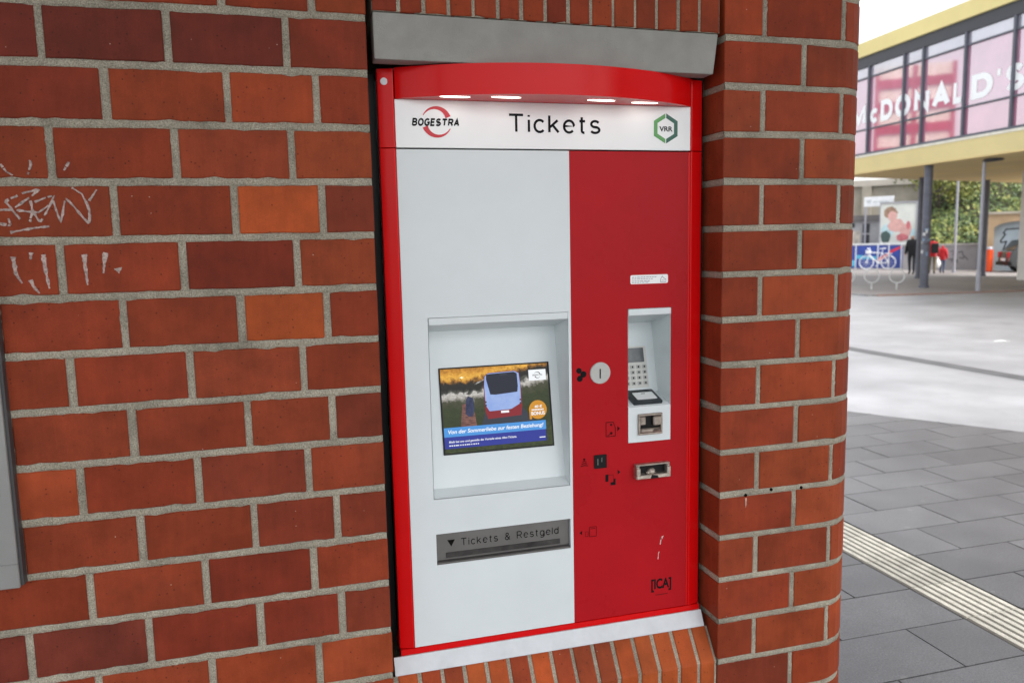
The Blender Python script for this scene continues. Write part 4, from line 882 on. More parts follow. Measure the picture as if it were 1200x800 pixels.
for ch_, u0, u1, z0, z1 in (('M', -3.15, -2.42, 5.03, 5.66), ('c', -2.20, -1.84, 5.03, 5.44), ('D', -1.70, -1.15, 5.03, 5.66), ('O', -1.04, -.36, 5.02, 5.67), ('N', -.21, .42, 5.03, 5.66), ('A', .52, 1.22, 5.03, 5.66), ('L', 1.34, 1.69, 5.03, 5.66), ('D', 1.98, 2.70, 5.03, 5.66), ("'", 2.84, 2.94, 5.46, 5.68), ('S', 3.10, 3.68, 5.02, 5.67)):
    mb = stroke_text(ch_, (u0, u1, z0 if ch_ != "'" else z0 - .45, z1 if ch_ != 'c' else z0 + .57), WFr, .245 if ch_ != "'" else .12, .1, .0, .012); bpart(mb, 'letter', LET, WFr((u0 + u1) / 2, 5.3, 0))
def column(x, y, r, zb):
    mb = MB(); mb.tube([(x, y, zb), (x, y, zb + .06)], r * 1.25, 20); mb.tube([(x, y, zb + .06), (x, y, 3.549)], r, 20); return bpart(mb, 'column', COLM, (x, y, 1.8))
c1 = column(17.87, 17.44, .118, 0.0); column(21.52, 21.64, .10, 0.0); column(25.54, 22.74, .10, -.1)
for s in (-7, -14, -21, -28): q = BF(s, .5, 0); column(q.x, q.y, .118, 0.0 - .03)
stm = [mat('sticker_paper', (.6, .6, .58), .7), mat('sticker_blue', (.2, .3, .42), .7), mat('sticker_dark', (.08, .08, .09), .7)]
for i in range(11):
    a = random.uniform(math.pi * .95, math.pi * 1.6); z = random.uniform(.75, 1.75); w_, h_ = random.uniform(.05, .11), random.uniform(.05, .13); mb = MB(); V = []
    for k in range(5):
        aa = a + (k / 4 - .5) * w_ / .1195
        for zz in (z, z + h_): V += [(17.87 + .1195 * math.cos(aa), 17.44 + .1195 * math.sin(aa), zz), (17.87 + .117 * math.cos(aa), 17.44 + .117 * math.sin(aa), zz)]
    mb.add(V, [[4 * k, 4 * k + 2, 4 * k + 6, 4 * k + 4] for k in range(4)]); bpart(mb, 'flyer', stm[i % 3], (17.8, 17.35, z), par=c1)
mb = MB(); mb.box(23.0, 27.5, 6.0, 18.95, -.05, 3.549); bpart(mb, 'core_wall', WHITEW, (25, 12, 1.7))

# red and cream tower block opposite, mirrored in the pavilion's glass
tw = empty('tower_block', (-31, 91, 0), 'tall tower block with red and cream bands', 'building')
TA, TBn = Vector((.838, .545, 0)), Vector((.545, -.838, 0))       # along its front / facing the square
TO = Vector((-31.4, 85.6, 0)); REDB = mat('red_band', (.36, .03, .03), .7, scale=.3); CREAM = mat('cream_panel', (.85, .80, .68), .7, scale=.3); TGL = mat('tower_curtain_glass', (.80, .72, .58), .2)
mb = MB(); mb.obox(TO + TA * 4 - TBn * 5 + Vector((0, 0, 10.8)), TA, TBn, (0, 0, 1), 4.0, 5.0, 10.8); mb.build('wall', CREAM, tw, (-30, 90, 10))
for f in range(8):
    z = .2 + 2.7 * f
    mb = MB(); mb.obox(TO + TA * 4 + TBn * .1 + Vector((0, 0, z + .5)), TA, TBn, (0, 0, 1), 4.2, .25, .5); mb.build('red_band', REDB, tw, (-30, 88, z))
    for w_ in range(4):
        mb = MB(); mb.obox(TO + TA * (1.0 + 2 * w_) + TBn * .02 + Vector((0, 0, z + 1.75)), TA, TBn, (0, 0, 1), .72, .06, .6); mb.build('window', TGL, tw, TO + TA * (1 + 2 * w_) + Vector((0, 0, z + 1.7)))
for x in (-.15, 4.0, 8.15):
    mb = MB(); mb.obox(TO + TA * x + TBn * .15 + Vector((0, 0, 10.8)), TA, TBn, (0, 0, 1), .22, .32, 10.75); mb.build('pilaster', REDB, tw, (-30, 88, 10))

# ================================================================== street furniture and people
LAMPG = mat('galvanised_pole', (.36, .36, .40), .5, metal=.3, var=.1)
lp = empty('street_lamp', (17.93, 15.57, 0), 'slim grey street lamp with flat dark head beside the pavilion column', 'street lamp')
mb = MB(); mb.tube([(17.93, 15.57, 0.0), (17.93, 15.57, .5)], .062, 14); mb.tube([(17.93, 15.57, .5), (17.93, 15.57, 3.42), (17.935, 15.565, 3.50)], .048, 14, r1=.036); mb.build('pole', LAMPG, lp, (17.93, 15.57, 1.7))
mb = MB(); P = [(-.06, -.02), (.0, .03), (.16, .06), (.40, .035), (.46, .0), (.42, -.02), (.18, -.045), (.02, -.05)]
fl = frame((17.93, 15.57, 3.50), (.707, -.707, 0), (0, 0, 1), (-.707, -.707, 0)); mb.ext(P, fl, -.085, .085); mb.build('lamp_head', LOUV, lp, (18.0, 15.5, 3.5))
po = empty('flagpole', (29.09, 27.72, -.224), 'thin grey pole standing behind the pavilion by the graffiti wall', 'pole')
mb = MB(); mb.tube([(29.09, 27.72, -.224), (29.09, 27.72, 5.2)], .062, 12, r1=.045); mb.build('shaft', LAMPG, po, (29.09, 27.72, 2)); mb = MB(); mb.tube([(29.09, 27.72, -.224), (29.09, 27.72, -.16)], .1, 12); mb.build('base_plate', LAMPG, po, (29.09, 27.72, -.2))
# ring-shaped bicycle stands
RINGM = mat('white_stand_steel', (.62, .62, .60), .45, metal=.2, var=.1)
def ring_stand(x, y, where):
    t = empty('bicycle_stand', (x, y, 0), 'white ring-shaped bicycle stand ' + where, 'bicycle stand', 'ring bicycle stands on the far pavement')
    mb = MB(); e = Vector((.72, -.69, 0)); mb.tube([Vector((x, y, .39)) + e * (.2 * math.sin(a)) + Vector((0, 0, .2 * math.cos(a))) for a in [2 * math.pi * i / 24 for i in range(25)]], .017, 8, caps=False); mb.build('ring', RINGM, t, (x, y, .39))
    mb = MB(); mb.tube([(x, y, 0), (x, y, .19)], .022, 8); mb.build('stub', RINGM, t, (x, y, .1))
ring_stand(16.16, 17.6, 'in the middle of the row of three'); ring_stand(16.71, 17.22, 'at the end of the row beside the flyer-covered column'); ring_stand(15.62, 17.98, 'at the end of the row away from the column')
# hoarding
HE, HNm = Vector((.680, -.733, 0)), Vector((-.733, -.680, 0)); HO = Vector((28.60, 34.0, -.224))
HF = frame(HO, HE, (0, 0, 1), HNm)
hd = empty('site_hoarding', HO + HE * 1.2, 'low blue site hoarding with white posts and a red stripe below the billboard', 'hoarding')
BLU = mat('hoarding_blue', (.03, .065, .32), .5, var=.15, scale=2); CY = mat('hoarding_cyan', (.10, .45, .68), .5); WHP = mat('hoarding_white', (.72, .74, .76), .5); REDP = mat('hoarding_red', (.62, .03, .05), .5)
ps = [-2.6, -1.7, -.75, .18, 1.25, 1.77, 2.36, 3.0]
for i in range(7):
    mb = MB(); mb.ext(rect(ps[i] + .03, ps[i + 1] - .03, .05, 1.24), HF, -.03, 0); mb.build('panel', BLU, hd, HF((ps[i] + ps[i + 1]) / 2, .6, 0))
for q in ps:
    mb = MB(); mb.ext(rect(q - .028, q + .028, 0, 1.27), HF, -.04, .012); mb.build('post', WHP, hd, HF(q, .6, 0))
mb = MB(); mb.ext(rect(-2.63, 3.03, 1.272, 1.34), HF, -.05, .03); mb.build('top_rail', WHP, hd, HF(0, 1.3, 0))
mb = MB(); mb.ext([(1.80, .78), (2.32, 1.08), (2.32, 1.20), (1.80, .95)], HF, .003, .008); mb.build('red_stripe', REDP, hd, HF(2, 1, 0))
mb = MB(); mb.ext([(1.28, .40), (1.74, .66), (1.74, .82), (1.28, .60)], HF, .003, .008); mb.build('red_stripe', REDP, hd, HF(1.5, .6, 0))
mb = MB(); mb.ext([(-.7, .12), (.14, .16), (.14, .46), (-.7, .50)], HF, .003, .008); mb.build('cyan_stripe', CY, hd, HF(-.3, .3, 0))
mb = MB(); mb.ext([(.22, .55), (1.2, .50), (1.2, .66), (.22, .75)], HF, .003, .008); mb.build('cyan_stripe', CY, hd, HF(.6, .6, 0))
# white bicycle leaning by the hoarding
WB = mat('white_bicycle_paint', (.82, .83, .84), .4, var=.04); bk = empty('white_bicycle', HF(1.27, 0, .35), 'all-white painted bicycle standing before the blue hoarding', 'bicycle')
BK = lambda u, z, d=.35: HF(u, z, d)
hb_, hf_ = (1.80, .365), (.76, .365)                     # rear and front hubs
for hub in (hb_, hf_):
    mb = MB(); mb.tube([BK(hub[0] + .34 * math.cos(a), hub[1] + .34 * math.sin(a)) for a in [2 * math.pi * i / 28 for i in range(29)]], .026, 8, caps=False); mb.tube([BK(*hub, d=.30), BK(*hub, d=.40)], .03, 8)
    for i in range(10): a = math.pi * i / 5; mb.tube([BK(*hub), BK(hub[0] + .33 * math.cos(a), hub[1] + .33 * math.sin(a))], .006, 4)
    mb.build('wheel', WB, bk, BK(*hub))
mb = MB(); bb, st_, hd_ = (1.33, .32), (1.50, .85), (.90, .88)
for a, b_ in ((bb, st_), (st_, hd_), (bb, (.87, .78)), (bb, hb_), (st_, hb_)): mb.tube([BK(*a), BK(*b_)], .024, 8)
mb.build('frame', WB, bk, BK(1.3, .6)); mb = MB(); mb.tube([BK(.905, .98), BK(.86, .72), BK(*hf_)], .024, 8); mb.build('fork', WB, bk, BK(.86, .6))
mb = MB(); mb.tube([BK(.80, 1.08, .12), BK(.90, 1.08, .2), BK(.905, 1.05, .35), BK(.90, 1.08, .5), BK(.80, 1.08, .58)], .02, 8); mb.tube([BK(.905, .97), BK(.905, 1.05)], .02, 8); mb.build('handlebar', WB, bk, BK(.9, 1.07))
mb = MB(); mb.tube([BK(*st_), BK(1.53, 1.02)], .018, 8); mb.ext([(1.38, 1.04), (1.66, 1.06), (1.68, 1.11), (1.60, 1.12), (1.38, 1.075)], HF, .28, .42); mb.build('saddle', WB, bk, BK(1.53, 1.05))
mb = MB(); mb.tube([BK(1.33, .32, .27), BK(1.33, .32, .43)], .02, 8); mb.tube([BK(1.33, .32, .42), BK(1.24, .18, .43)], .014, 6); mb.tube([BK(1.33, .32, .28), BK(1.42, .46, .27)], .014, 6); mb.tube([BK(1.20, .18, .44), BK(1.28, .18, .50)], .018, 6); mb.build('crank', WB, bk, BK(1.33, .32))
mb = MB(); mb.ext(rect(.72, .95, .82, 1.0), HF, .22, .48); mb.ext(rect(1.62, 1.95, .80, .84), HF, .27, .43); mb.build('basket', WB, bk, BK(.82, .9))
# billboard, sign board and kiosk behind the hoarding
QF = frame((29.55, 35.04, -.224), HE, (0, 0, 1), HNm)
bb_ = empty('billboard', QF(2.1, 0, 0), 'pale billboard with a blurred pink portrait above the blue hoarding', 'billboard')
mb = MB(); mb.ext(rect(1.27, 2.99, 1.30, 3.42), QF, -.06, 0); mb.build('board', mat('billboard_paper', (.62, .64, .60), .6, var=.12, scale=1.2), bb_, QF(2.1, 2.3, 0))
mb = MB()
for r_ in ((1.22, 3.04, 3.42, 3.50), (1.22, 3.04, 1.22, 1.30), (1.22, 1.27, 1.301, 3.419), (2.99, 3.04, 1.301, 3.419)): mb.ext(rect(*r_), QF, -.08, .04)
mb.build('board_frame', LAMPG, bb_, QF(2.1, 2.3, 0))
for u in (1.5, 2.75): mb = MB(); mb.ext(rect(u - .05, u + .05, 0, 1.219), QF, -.07, -.005); mb.build('leg', LAMPG, bb_, QF(u, .6, 0))
def blob(cx, cz, rx, rz, n=18): return [(cx + rx * math.cos(2 * math.pi * i / n) * random.uniform(.85, 1.1), cz + rz * math.sin(2 * math.pi * i / n) * random.uniform(.85, 1.1)) for i in range(n)]
PK, BRN, DGN, RSE, PBL = mat('print_pink', (.66, .38, .35), .6, var=.15, scale=4), mat('print_brown', (.30, .19, .13), .6, var=.3, scale=5), mat('print_dark_green', (.06, .10, .09), .6), mat('print_rose', (.55, .16, .18), .6, var=.2, scale=6), mat('print_pale_blue', (.45, .62, .66), .6)
mb = MB()
for i, (p_, mi) in enumerate(((blob(1.62, 2.0, .30, .38), 4), (blob(1.55, 1.65, .26, .32), 2), (blob(2.05, 2.25, .42, .36), 0), (blob(2.5, 2.0, .32, .34), 0), (blob(1.75, 2.95, .34, .30), 1), (blob(1.85, 2.75, .22, .27), 0), (blob(2.35, 1.62, .30, .20), 3), (blob(2.62, 2.25, .10, .22), 3), (blob(2.85, 1.75, .12, .35), 4))): mb.ext(p_, QF, .001, .002 + .0006 * i, mi)
mb.build('portrait_print', [PK, BRN, DGN, RSE, PBL], bb_, QF(2.1, 2.2, 0))
sg = empty('sign_board', QF(1.0, 0, -.5), 'white sign board on posts beside the billboard', 'sign')
mb = MB(); mb.ext([(.36, 3.30), (1.83, 3.32), (1.85, 3.84), (.36, 3.82)], QF, -.5, -.42); mb.build('board', WHP, sg, QF(1.1, 3.5, -.4))
mb = MB(); mb.ext(rect(.52, .72, 3.50, 3.66), QF, -.419, -.414); mb.ext(rect(.80, 1.62, 3.52, 3.58), QF, -.419, -.414); mb.build('faint_print', mat('pale_grey_print', (.48, .52, .54), .6), sg, QF(1, 3.5, -.4))
for u in (.46, 1.7): mb = MB(); mb.ext(rect(u - .05, u + .05, 0, 3.30), QF, -.49, -.43); mb.build('post', LAMPG, sg, QF(u, 1.6, -.4))
ks_ = empty('kiosk', QF(.2, 0, -1.2), 'grey kiosk with dark window openings behind the hoarding', 'kiosk')
KG = mat('kiosk_grey', (.40, .40, .41), .6, var=.1); mb = MB(); mb.ext(rect(-3.5, 1.16, 0, 2.55), QF, -2.4, -.7); mb.build('wall', KG, ks_, QF(-1, 1.2, -1.2))
mb = MB(); mb.ext(rect(-3.7, 1.3, 2.551, 2.85), QF, -2.6, -.55); mb.build('roof', mat('kiosk_roof', (.14, .13, .13), .6), ks_, QF(-1, 2.7, -1.2))
for u0, u1, z0, z1 in ((.30, .66, 1.9, 2.4), (.30, .66, 1.25, 1.8), (-1.6, -.1, 2.2, 2.45)): mb = MB(); mb.ext(rect(u0, u1, z0, z1), QF, -.702, -.68); mb.build('window', LOUV, ks_, QF(u0, z0, -.7))
mb = MB(); mb.ext(rect(-1.55, .2, 1.2, 2.0), QF, -.702, -.675); mb.build('poster', mat('kiosk_poster', (.50, .46, .40), .7, var=.35, scale=5), ks_, QF(-.7, 1.6, -.7))
# concrete viaduct wall beyond
vw = empty('viaduct_wall', QF(0, 0, -4), 'weathered concrete viaduct wall beyond the kiosk', 'wall'); VC = mat('old_concrete', (.42, .38, .31), .85, var=.2, scale=.8, bump=.004, bscale=20)
mb = MB(); mb.ext(rect(-9, 3.6, 0, 4.6), QF, -5.2, -4.2); mb.build('face', VC, vw, QF(-3, 2, -4.5)); mb = MB(); mb.ext(rect(-9.1, 3.7, 4.601, 4.95), QF, -5.3, -4.0); mb.build('parapet', mat('parapet', (.50, .46, .40), .8, var=.15, scale=1), vw, QF(-3, 4.8, -4.5))
for u in (-6, -3, 0, 3): mb = MB(); mb.ext(rect(u - .25, u + .25, 0, 4.6), QF, -4.199, -4.0); mb.build('buttress', VC, vw, QF(u, 2, -4))
# low graffiti wall
GF = frame((30.93, 30.13, -.224), (.691, -.723, 0), (0, 0, 1), (-.723, -.691, 0))
gw = empty('graffiti_wall', GF(.4, 0, 0), 'low grey concrete wall with dark scribbled graffiti below the ivy', 'wall')
GWM = mat('grey_wall', (.30, .29, .30), .8, var=.12, scale=2); mb = MB(); mb.ext(rect(-1.9, 1.35, 0, 1.20), GF, -.25, 0); mb.build('wall', GWM, gw, GF(0, .6, 0)); mb = MB(); mb.ext(rect(-1.94, 1.39, 1.201, 1.28), GF, -.29, .04); mb.build('coping', mat('wall_cap', (.40, .38, .36), .8), gw, GF(0, 1.24, 0))
mb = MB()
for P in ([(.2, .9), (.35, .95), (.3, .75), (.45, .7)], [(.55, .85), (.7, .9), (.75, .7)], [(.6, .6), (.75, .55), (.8, .68), (.95, .5)], [(.15, .5), (.3, .55), (.28, .38)], [(.4, .45), (.5, .5), (.52, .35)], [(-.6, .8), (-.4, .9), (-.5, .5), (-.2, .6)]):
    for a, b_ in zip(P, P[1:]):
        a, b_ = Vector(a), Vector(b_); t = (b_ - a).normalized(); nn = Vector((-t.y, t.x)) * .022; mb.ext([tuple(a - nn - t * .015), tuple(b_ - nn + t * .015), tuple(b_ + nn + t * .015), tuple(a + nn - t * .015)], GF, .001, .004)
mb.build('graffiti', mat('spray_dark', (.10, .09, .11), .8), gw, GF(.4, .7, 0))
# ochre garage with arched door
OF = frame((31.79, 27.99, -.224), (.691, -.723, 0), (0, 0, 1), (-.723, -.691, 0))
ga = empty('garage', OF(1, 0, 0), 'ochre rendered garage with pale blue arched door and black graffiti outline', 'garage')
OCH = mat('ochre_render', (.44, .31, .19), .85, var=.15, scale=1.5, bump=.003, bscale=30)
arcp = [(-.16, 0)] + [(-.16, 1.95)] + [(.98 - 1.14 * math.cos(a), 1.95 + .34 * math.sin(a)) for a in [math.pi * i / 14 for i in range(1, 14)]] + [(2.12, 1.95), (2.12, 0)]
mb = MB(); top = 2.62
outer = [(-.62, 0), (-.62, top), (5.5, top), (5.5, 0)]
# facade cut round the arch: left pier, right pier, spandrels
mb.ext(rect(-.62, -.16, 0, top), OF, -.4, 0); mb.ext(rect(2.12, 5.5, 0, top), OF, -.4, 0)
ap = arcp[1:-1]
for a, b_ in zip(ap, ap[1:]): mb.ext([a, b_, (b_[0], top), (a[0], top)], OF, -.4, 0)
mb.build('wall', OCH, ga, OF(1, 1.3, 0)); mb = MB(); mb.ext(rect(-.68, 5.56, top + .001, top + .12), OF, -.5, .06); mb.build('coping', VC, ga, OF(2, 2.7, 0))
mb = MB(); mb.ext(arcp, OF, -.32, -.28); mb.build('garage_door', mat('pale_blue_door', (.42, .50, .56), .5, var=.1, scale=2), ga, OF(1, 1, -.3))
mb = MB(); GP = [(.95, 1.95), (.32, 1.92), (.22, 1.75), (.30, 1.68), (.12, 1.38), (.16, 1.30), (.36, 1.36), (.30, 1.15), (.10, .48), (.2, .42)]
for a, b_ in zip(GP, GP[1:]):
    a, b_ = Vector(a), Vector(b_); t = (b_ - a).normalized(); nn = Vector((-t.y, t.x)) * .028; mb.ext([tuple(a - nn - t * .02), tuple(b_ - nn + t * .02), tuple(b_ + nn + t * .02), tuple(a + nn - t * .02)], OF, -.279, -.276)
mb.build('graffiti', BLACK, ga, OF(.4, 1.2, -.28))
# orange litter bin
ob = empty('litter_bin', (30.73, 27.44, -.224), 'orange cylindrical litter bin by the garage', 'litter bin'); ORG_M = mat('orange_plastic', (.72, .08, .015), .4, var=.06)
mb = MB(); mb.tube([(30.73, 27.44, -.20), (30.73, 27.44, -.15), (30.73, 27.44, .80)], .185, 20); mb.build('body', ORG_M, ob, (30.73, 27.44, .3)); mb = MB(); mb.tube([(30.73, 27.44, .80), (30.73, 27.44, .86), (30.73, 27.44, .90), (30.73, 27.44, .91)], .192, 20, r1=.15); mb.build('rim', LAMPG, ob, (30.73, 27.44, .86)); mb = MB(); mb.tube([(30.73, 27.44, -.224), (30.73, 27.44, -.199)], .15, 16); mb.build('foot', LOUV, ob, (30.73, 27.44, -.21))
# parked dark car, tail towards the square
CAROT = Vector((30.95, 26.85, -.224)); CF = frame(CAROT, (.86, -.51, 0), (0, 0, 1), (-.51, -.86, 0))
car = empty('parked_car', CF(2, 0, 0), 'dark grey hatchback car parked in front of the garage', 'car')
CARP = mat('dark_car_paint', (.035, .04, .045), .25, var=.05, coat=.6); CGL = mat('car_glass', (.02, .025, .03), .06)
body = [(.06, .28), (.0, .50), (.04, .86), (.12, .95), (.55, .99), (3.0, .98), (3.9, .84), (4.15, .62), (4.12, .28), (3.72, .25), (3.66, .50), (3.45, .62), (3.2, .62), (3.0, .5), (2.95, .24), (1.15, .24), (1.10, .5), (.9, .62), (.65, .62), (.45, .5), (.40, .25)]
mb = MB(); mb.ext(body, CF, -.82, .82); o = mb.build('body', CARP, car, CF(2, .6, 0)); bv = o.modifiers.new('edge', 'BEVEL'); bv.width = .05; bv.segments = 3
mb = MB(); cab = [(.20, .98), (.48, 1.40), (.75, 1.46), (1.9, 1.46), (2.9, .98)]
mb.add([CF(a, b_, .74 - (b_ - .98) * .3) for a, b_ in cab] + [CF(a, b_, -.74 + (b_ - .98) * .3) for a, b_ in cab], [[0, 1, 2, 3, 4], [5, 6, 7, 8, 9]] + [[i, (i + 1) % 5, 5 + (i + 1) % 5, 5 + i] for i in range(5)]); mb.build('cabin_glass', CGL, car, CF(1.5, 1.2, 0))
mb = MB(); mb.add([CF(a, b_, .62) for a, b_ in ((.46, 1.415), (.76, 1.475), (1.92, 1.475), (1.9, 1.44), (.78, 1.44))] + [CF(a, b_, -.62) for a, b_ in ((.46, 1.415), (.76, 1.475), (1.92, 1.475), (1.9, 1.44), (.78, 1.44))], [[0, 1, 2, 3, 4], [5, 6, 7, 8, 9]] + [[i, (i + 1) % 5, 5 + (i + 1) % 5, 5 + i] for i in range(5)]); mb.build('roof', CARP, car, CF(1.3, 1.46, 0))
for u in (.78, 3.33):
    for d_ in (-.80, .66):
        mb = MB(); mb.tube([CF(u, .30, d_), CF(u, .30, d_ + .16)], .30, 20); w = mb.build('wheel', mat('tyre', (.02, .02, .02), .8) if 'tyre' not in bpy.data.materials else bpy.data.materials['tyre'], car, CF(u, .3, d_ + .08)); mb = MB(); mb.tube([CF(u, .30, d_ - .006), CF(u, .30, d_ + .166)], .19, 16); mb.build('rim', LAMPG, w, CF(u, .3, d_ + .08))
for d_ in (-.76, .52): mb = MB(); mb.ext(rect(-.015, .10, .66, .90), CF, d_, d_ + .24); mb.build('tail_light', mat('tail_red', (.5, .01, .02), .2) if 'tail_red' not in bpy.data.materials else bpy.data.materials['tail_red'], car, CF(0, .78, d_ + .12))
mb = MB(); mb.ext(rect(-.025, .05, .50, .62), CF, -.27, .27); mb.build('number_plate', WHITE_SIGN, car, CF(0, .56, 0)); mb = MB(); mb.ext(rect(-.06, .10, .30, .46), CF, -.83, .83); mb.build('bumper', BLACKP, car, CF(0, .4, 0))

# ---- people
def person(name, loc, h, face, joints, rad, edges, mats, zone, label):
    """one skinned, continuous body; zone(co) -> material index"""
    me = bpy.data.meshes.new(name); keys = list(joints); idx = {k: i for i, k in enumerate(keys)}
    me.from_pydata([joints[k] for k in keys], [(idx[a], idx[b_]) for a, b_ in edges], [])
    o = bpy.data.objects.new(name + '_tmp', me); COL.objects.link(o)
    sm = o.modifiers.new('skin', 'SKIN'); ss = o.modifiers.new('sub', 'SUBSURF'); ss.levels = 2; ss.render_levels = 2
    for k in keys:
        sv = me.skin_vertices[0].data[idx[k]]; r = rad[k]; sv.radius = (r, r) if not isinstance(r, tuple) else r; sv.use_root = (k == 'pelvis')
    dg = bpy.context.evaluated_depsgraph_get(); nm = bpy.data.meshes.new_from_object(o.evaluated_get(dg)); bpy.data.objects.remove(o)
    for m_ in mats: nm.materials.append(m_)
    for p_ in nm.polygons: p_.use_smooth = True; p_.material_index = zone(p_.center)
    zmin = min(v.co.z for v in nm.vertices); zmax = max(v.co.z for v in nm.vertices); s_ = h / (zmax - zmin)
    for v in nm.vertices: v.co = Vector((v.co.x * s_, v.co.y * s_, (v.co.z - zmin) * s_))
    ob_ = bpy.data.objects.new(name, nm); link(ob_, None, loc); ob_.rotation_euler.z = face
    return tag(ob_, label, 'person')
SKIN = mat('skin', (.45, .26, .19), .6, var=.05); HAIR = mat('dark_hair', (.02, .015, .012), .6); CLB = mat('black_coat', (.012, .012, .016), .8, var=.2, scale=12); NAVY = mat('dark_trousers', (.02, .022, .032), .8, var=.2, scale=12); REDJ = mat('red_jacket', (.50, .012, .02), .6, var=.15, scale=12); KHAKI = mat('olive_trousers', (.14, .11, .06), .8, var=.2); JEAN = mat('blue_jeans', (.04, .06, .12), .8, var=.2); SHOE = mat('dark_shoes', (.012, .012, .012), .5)
EDG = [('pelvis', 'waist'), ('waist', 'chest'), ('chest', 'neck'), ('neck', 'jaw'), ('jaw', 'head'), ('chest', 'shL'), ('shL', 'elL'), ('elL', 'wrL'), ('wrL', 'haL'), ('chest', 'shR'), ('shR', 'elR'), ('elR', 'wrR'), ('wrR', 'haR'), ('pelvis', 'hiL'), ('hiL', 'knL'), ('knL', 'anL'), ('anL', 'toL'), ('pelvis', 'hiR'), ('hiR', 'knR'), ('knR', 'anR'), ('anR', 'toR')]
def body(stride=.0, coat=1.0, elb=.0):
    J = dict(pelvis=(0, 0, .95), waist=(0, 0, 1.12), chest=(0, .0, 1.36), neck=(0, .01, 1.50), jaw=(0, -.02, 1.57), head=(0, -.01, 1.66),
             shL=(.17, 0, 1.41), elL=(.24, .02, 1.13), wrL=(.25, -.06 - elb, .90 + elb), haL=(.245, -.08 - elb * 1.3, .82 + elb), shR=(-.17, 0, 1.41), elR=(-.24, .02, 1.13), wrR=(-.25, -.06 - elb, .90 + elb), haR=(-.245, -.08 - elb * 1.3, .82 + elb),
             hiL=(.10, 0, .88), knL=(.105, -stride * .7, .48), anL=(.105, -stride * .6, .07), toL=(.115, -stride * .6 - .15, .035), hiR=(-.10, 0, .88), knR=(-.105, stride * .2, .48), anR=(-.105, stride + .02, .08), toR=(-.115, stride - .13, .035))
    c = coat
    Rr_ = dict(pelvis=(.15 * c, .115 * c), waist=(.145 * c, .105 * c), chest=(.165 * c, .115 * c), neck=.058, jaw=.078, head=.10, shL=.078 * c, elL=.056 * c, wrL=.043 * c, haL=.035, shR=.078 * c, elR=.056 * c, wrR=.043 * c, haR=.035, hiL=.095, knL=.066, anL=.048, toL=.04, hiR=.095, knR=.066, anR=.048, toR=.04)
    return J, Rr_
def zoner(hood=False, coatz=.85):
    def z(c):
        if c.z < .10: return 3
        if c.z > 1.53: return 0 if (hood and c.y > -.085) else (4 if (c.y > -.035 or c.z > 1.70) else 1)
        if abs(c.x) > .19 and c.z < .88: return 1
        if c.z > coatz: return 0
        return 2
    return z
FACE = math.radians(135)
J, Rr_ = body(.10, 1.3); person('person', (26.81, 27.79, -.2243), 1.71, math.radians(-60), J, Rr_, EDG, [CLB, SKIN, NAVY, SHOE, HAIR], zoner(coatz=.70), 'person in a long black coat and dark trousers walking past the grey column')
J, Rr_ = body(.14, 1.15, .05); person('person', (27.70, 27.56, -.2243), 1.58, math.radians(135), J, Rr_, EDG, [REDJ, SKIN, KHAKI, SHOE, HAIR], zoner(coatz=.80), 'person in a red jacket and olive trousers with a black rucksack')
J, Rr_ = body(.10, 1.25); person('person', (28.53, 27.84, -.2243), 1.24, math.radians(120), J, Rr_, EDG, [REDJ, SKIN, JEAN, SHOE, HAIR], zoner(True, .80), 'child in a red hooded jacket and blue jeans')
BPK = mat('black_nylon', (.012, .012, .014), .7, var=.2, scale=20)
rk = empty('rucksack', (27.62, 27.40, .75), 'black rucksack carried by the person in the red jacket', 'rucksack')
fr_ = frame((27.64, 27.36, .70), (.707, -.707, 0), (0, 0, 1), (-.707, -.707, 0)); mb = MB(); mb.ext(rrect(-.15, .15, 0, .44, .07), fr_, -.06, .10); o = mb.build('pack', BPK, rk, fr_(0, .2, 0)); bv = o.modifiers.new('edge', 'BEVEL'); bv.width = .03; bv.segments = 2
mb = MB(); mb.ext(rrect(-.11, .11, .03, .22, .04), fr_, .101, .15); mb.build('pocket', BPK, rk, fr_(0, .1, .12))
bg = empty('carrier_bag', (28.08, 27.62, .0), 'white plastic carrier bag held between the red-clad walkers', 'bag')
bm = bmesh.new(); bmesh.ops.create_icosphere(bm, subdivisions=2, radius=1)
for v in bm.verts: q = 1 + .12 * noise.noise(v.co * 2.5); v.co = Vector((v.co.x * .15 * q * (1 - .35 * max(0, v.co.z)), v.co.y * .10 * q, v.co.z * .22 * q)) + Vector((28.08, 27.62, .22))
mb = MB(); mb.bm(bm, 0, None, True); mb.build('sack', mat('white_plastic', (.78, .79, .80), .4), bg, (28.08, 27.62, .22)); mb = MB(); mb.tube([(28.04, 27.62, .38), (28.05, 27.62, .52), (28.11, 27.62, .52), (28.12, 27.62, .38)], .012, 6); mb.build('handles', WHITE_SIGN, bg, (28.08, 27.62, .45))

# ================================================================== ivy bank and trees behind
def bank(u, v):         # u along the wall line, v uphill
    e, m_ = Vector((.691, -.723, 0)), Vector((.723, .691, 0)); q = Vector((30.93, 30.13, 0)) + e * u + m_ * (.35 + v)
    return Vector((q.x, q.y, .6 + v * .62 + .5 * noise.noise(Vector((u * .35, v * .35, 3)))))
mb = MB(); NU, NV = 40, 16
mb.add([bank(-1.3 + 24 * i / NU, -.2 + 15 * k / NV) if k else bank(-1.3 + 24 * i / NU, -.2) - Vector((0, 0, 1.6)) for i in range(NU + 1) for k in range(NV + 1)], [[i * (NV + 1) + k, i * (NV + 1) + k + 1, (i + 1) * (NV + 1) + k + 1, (i + 1) * (NV + 1) + k] for i in range(NU) for k in range(NV)], 0, True)
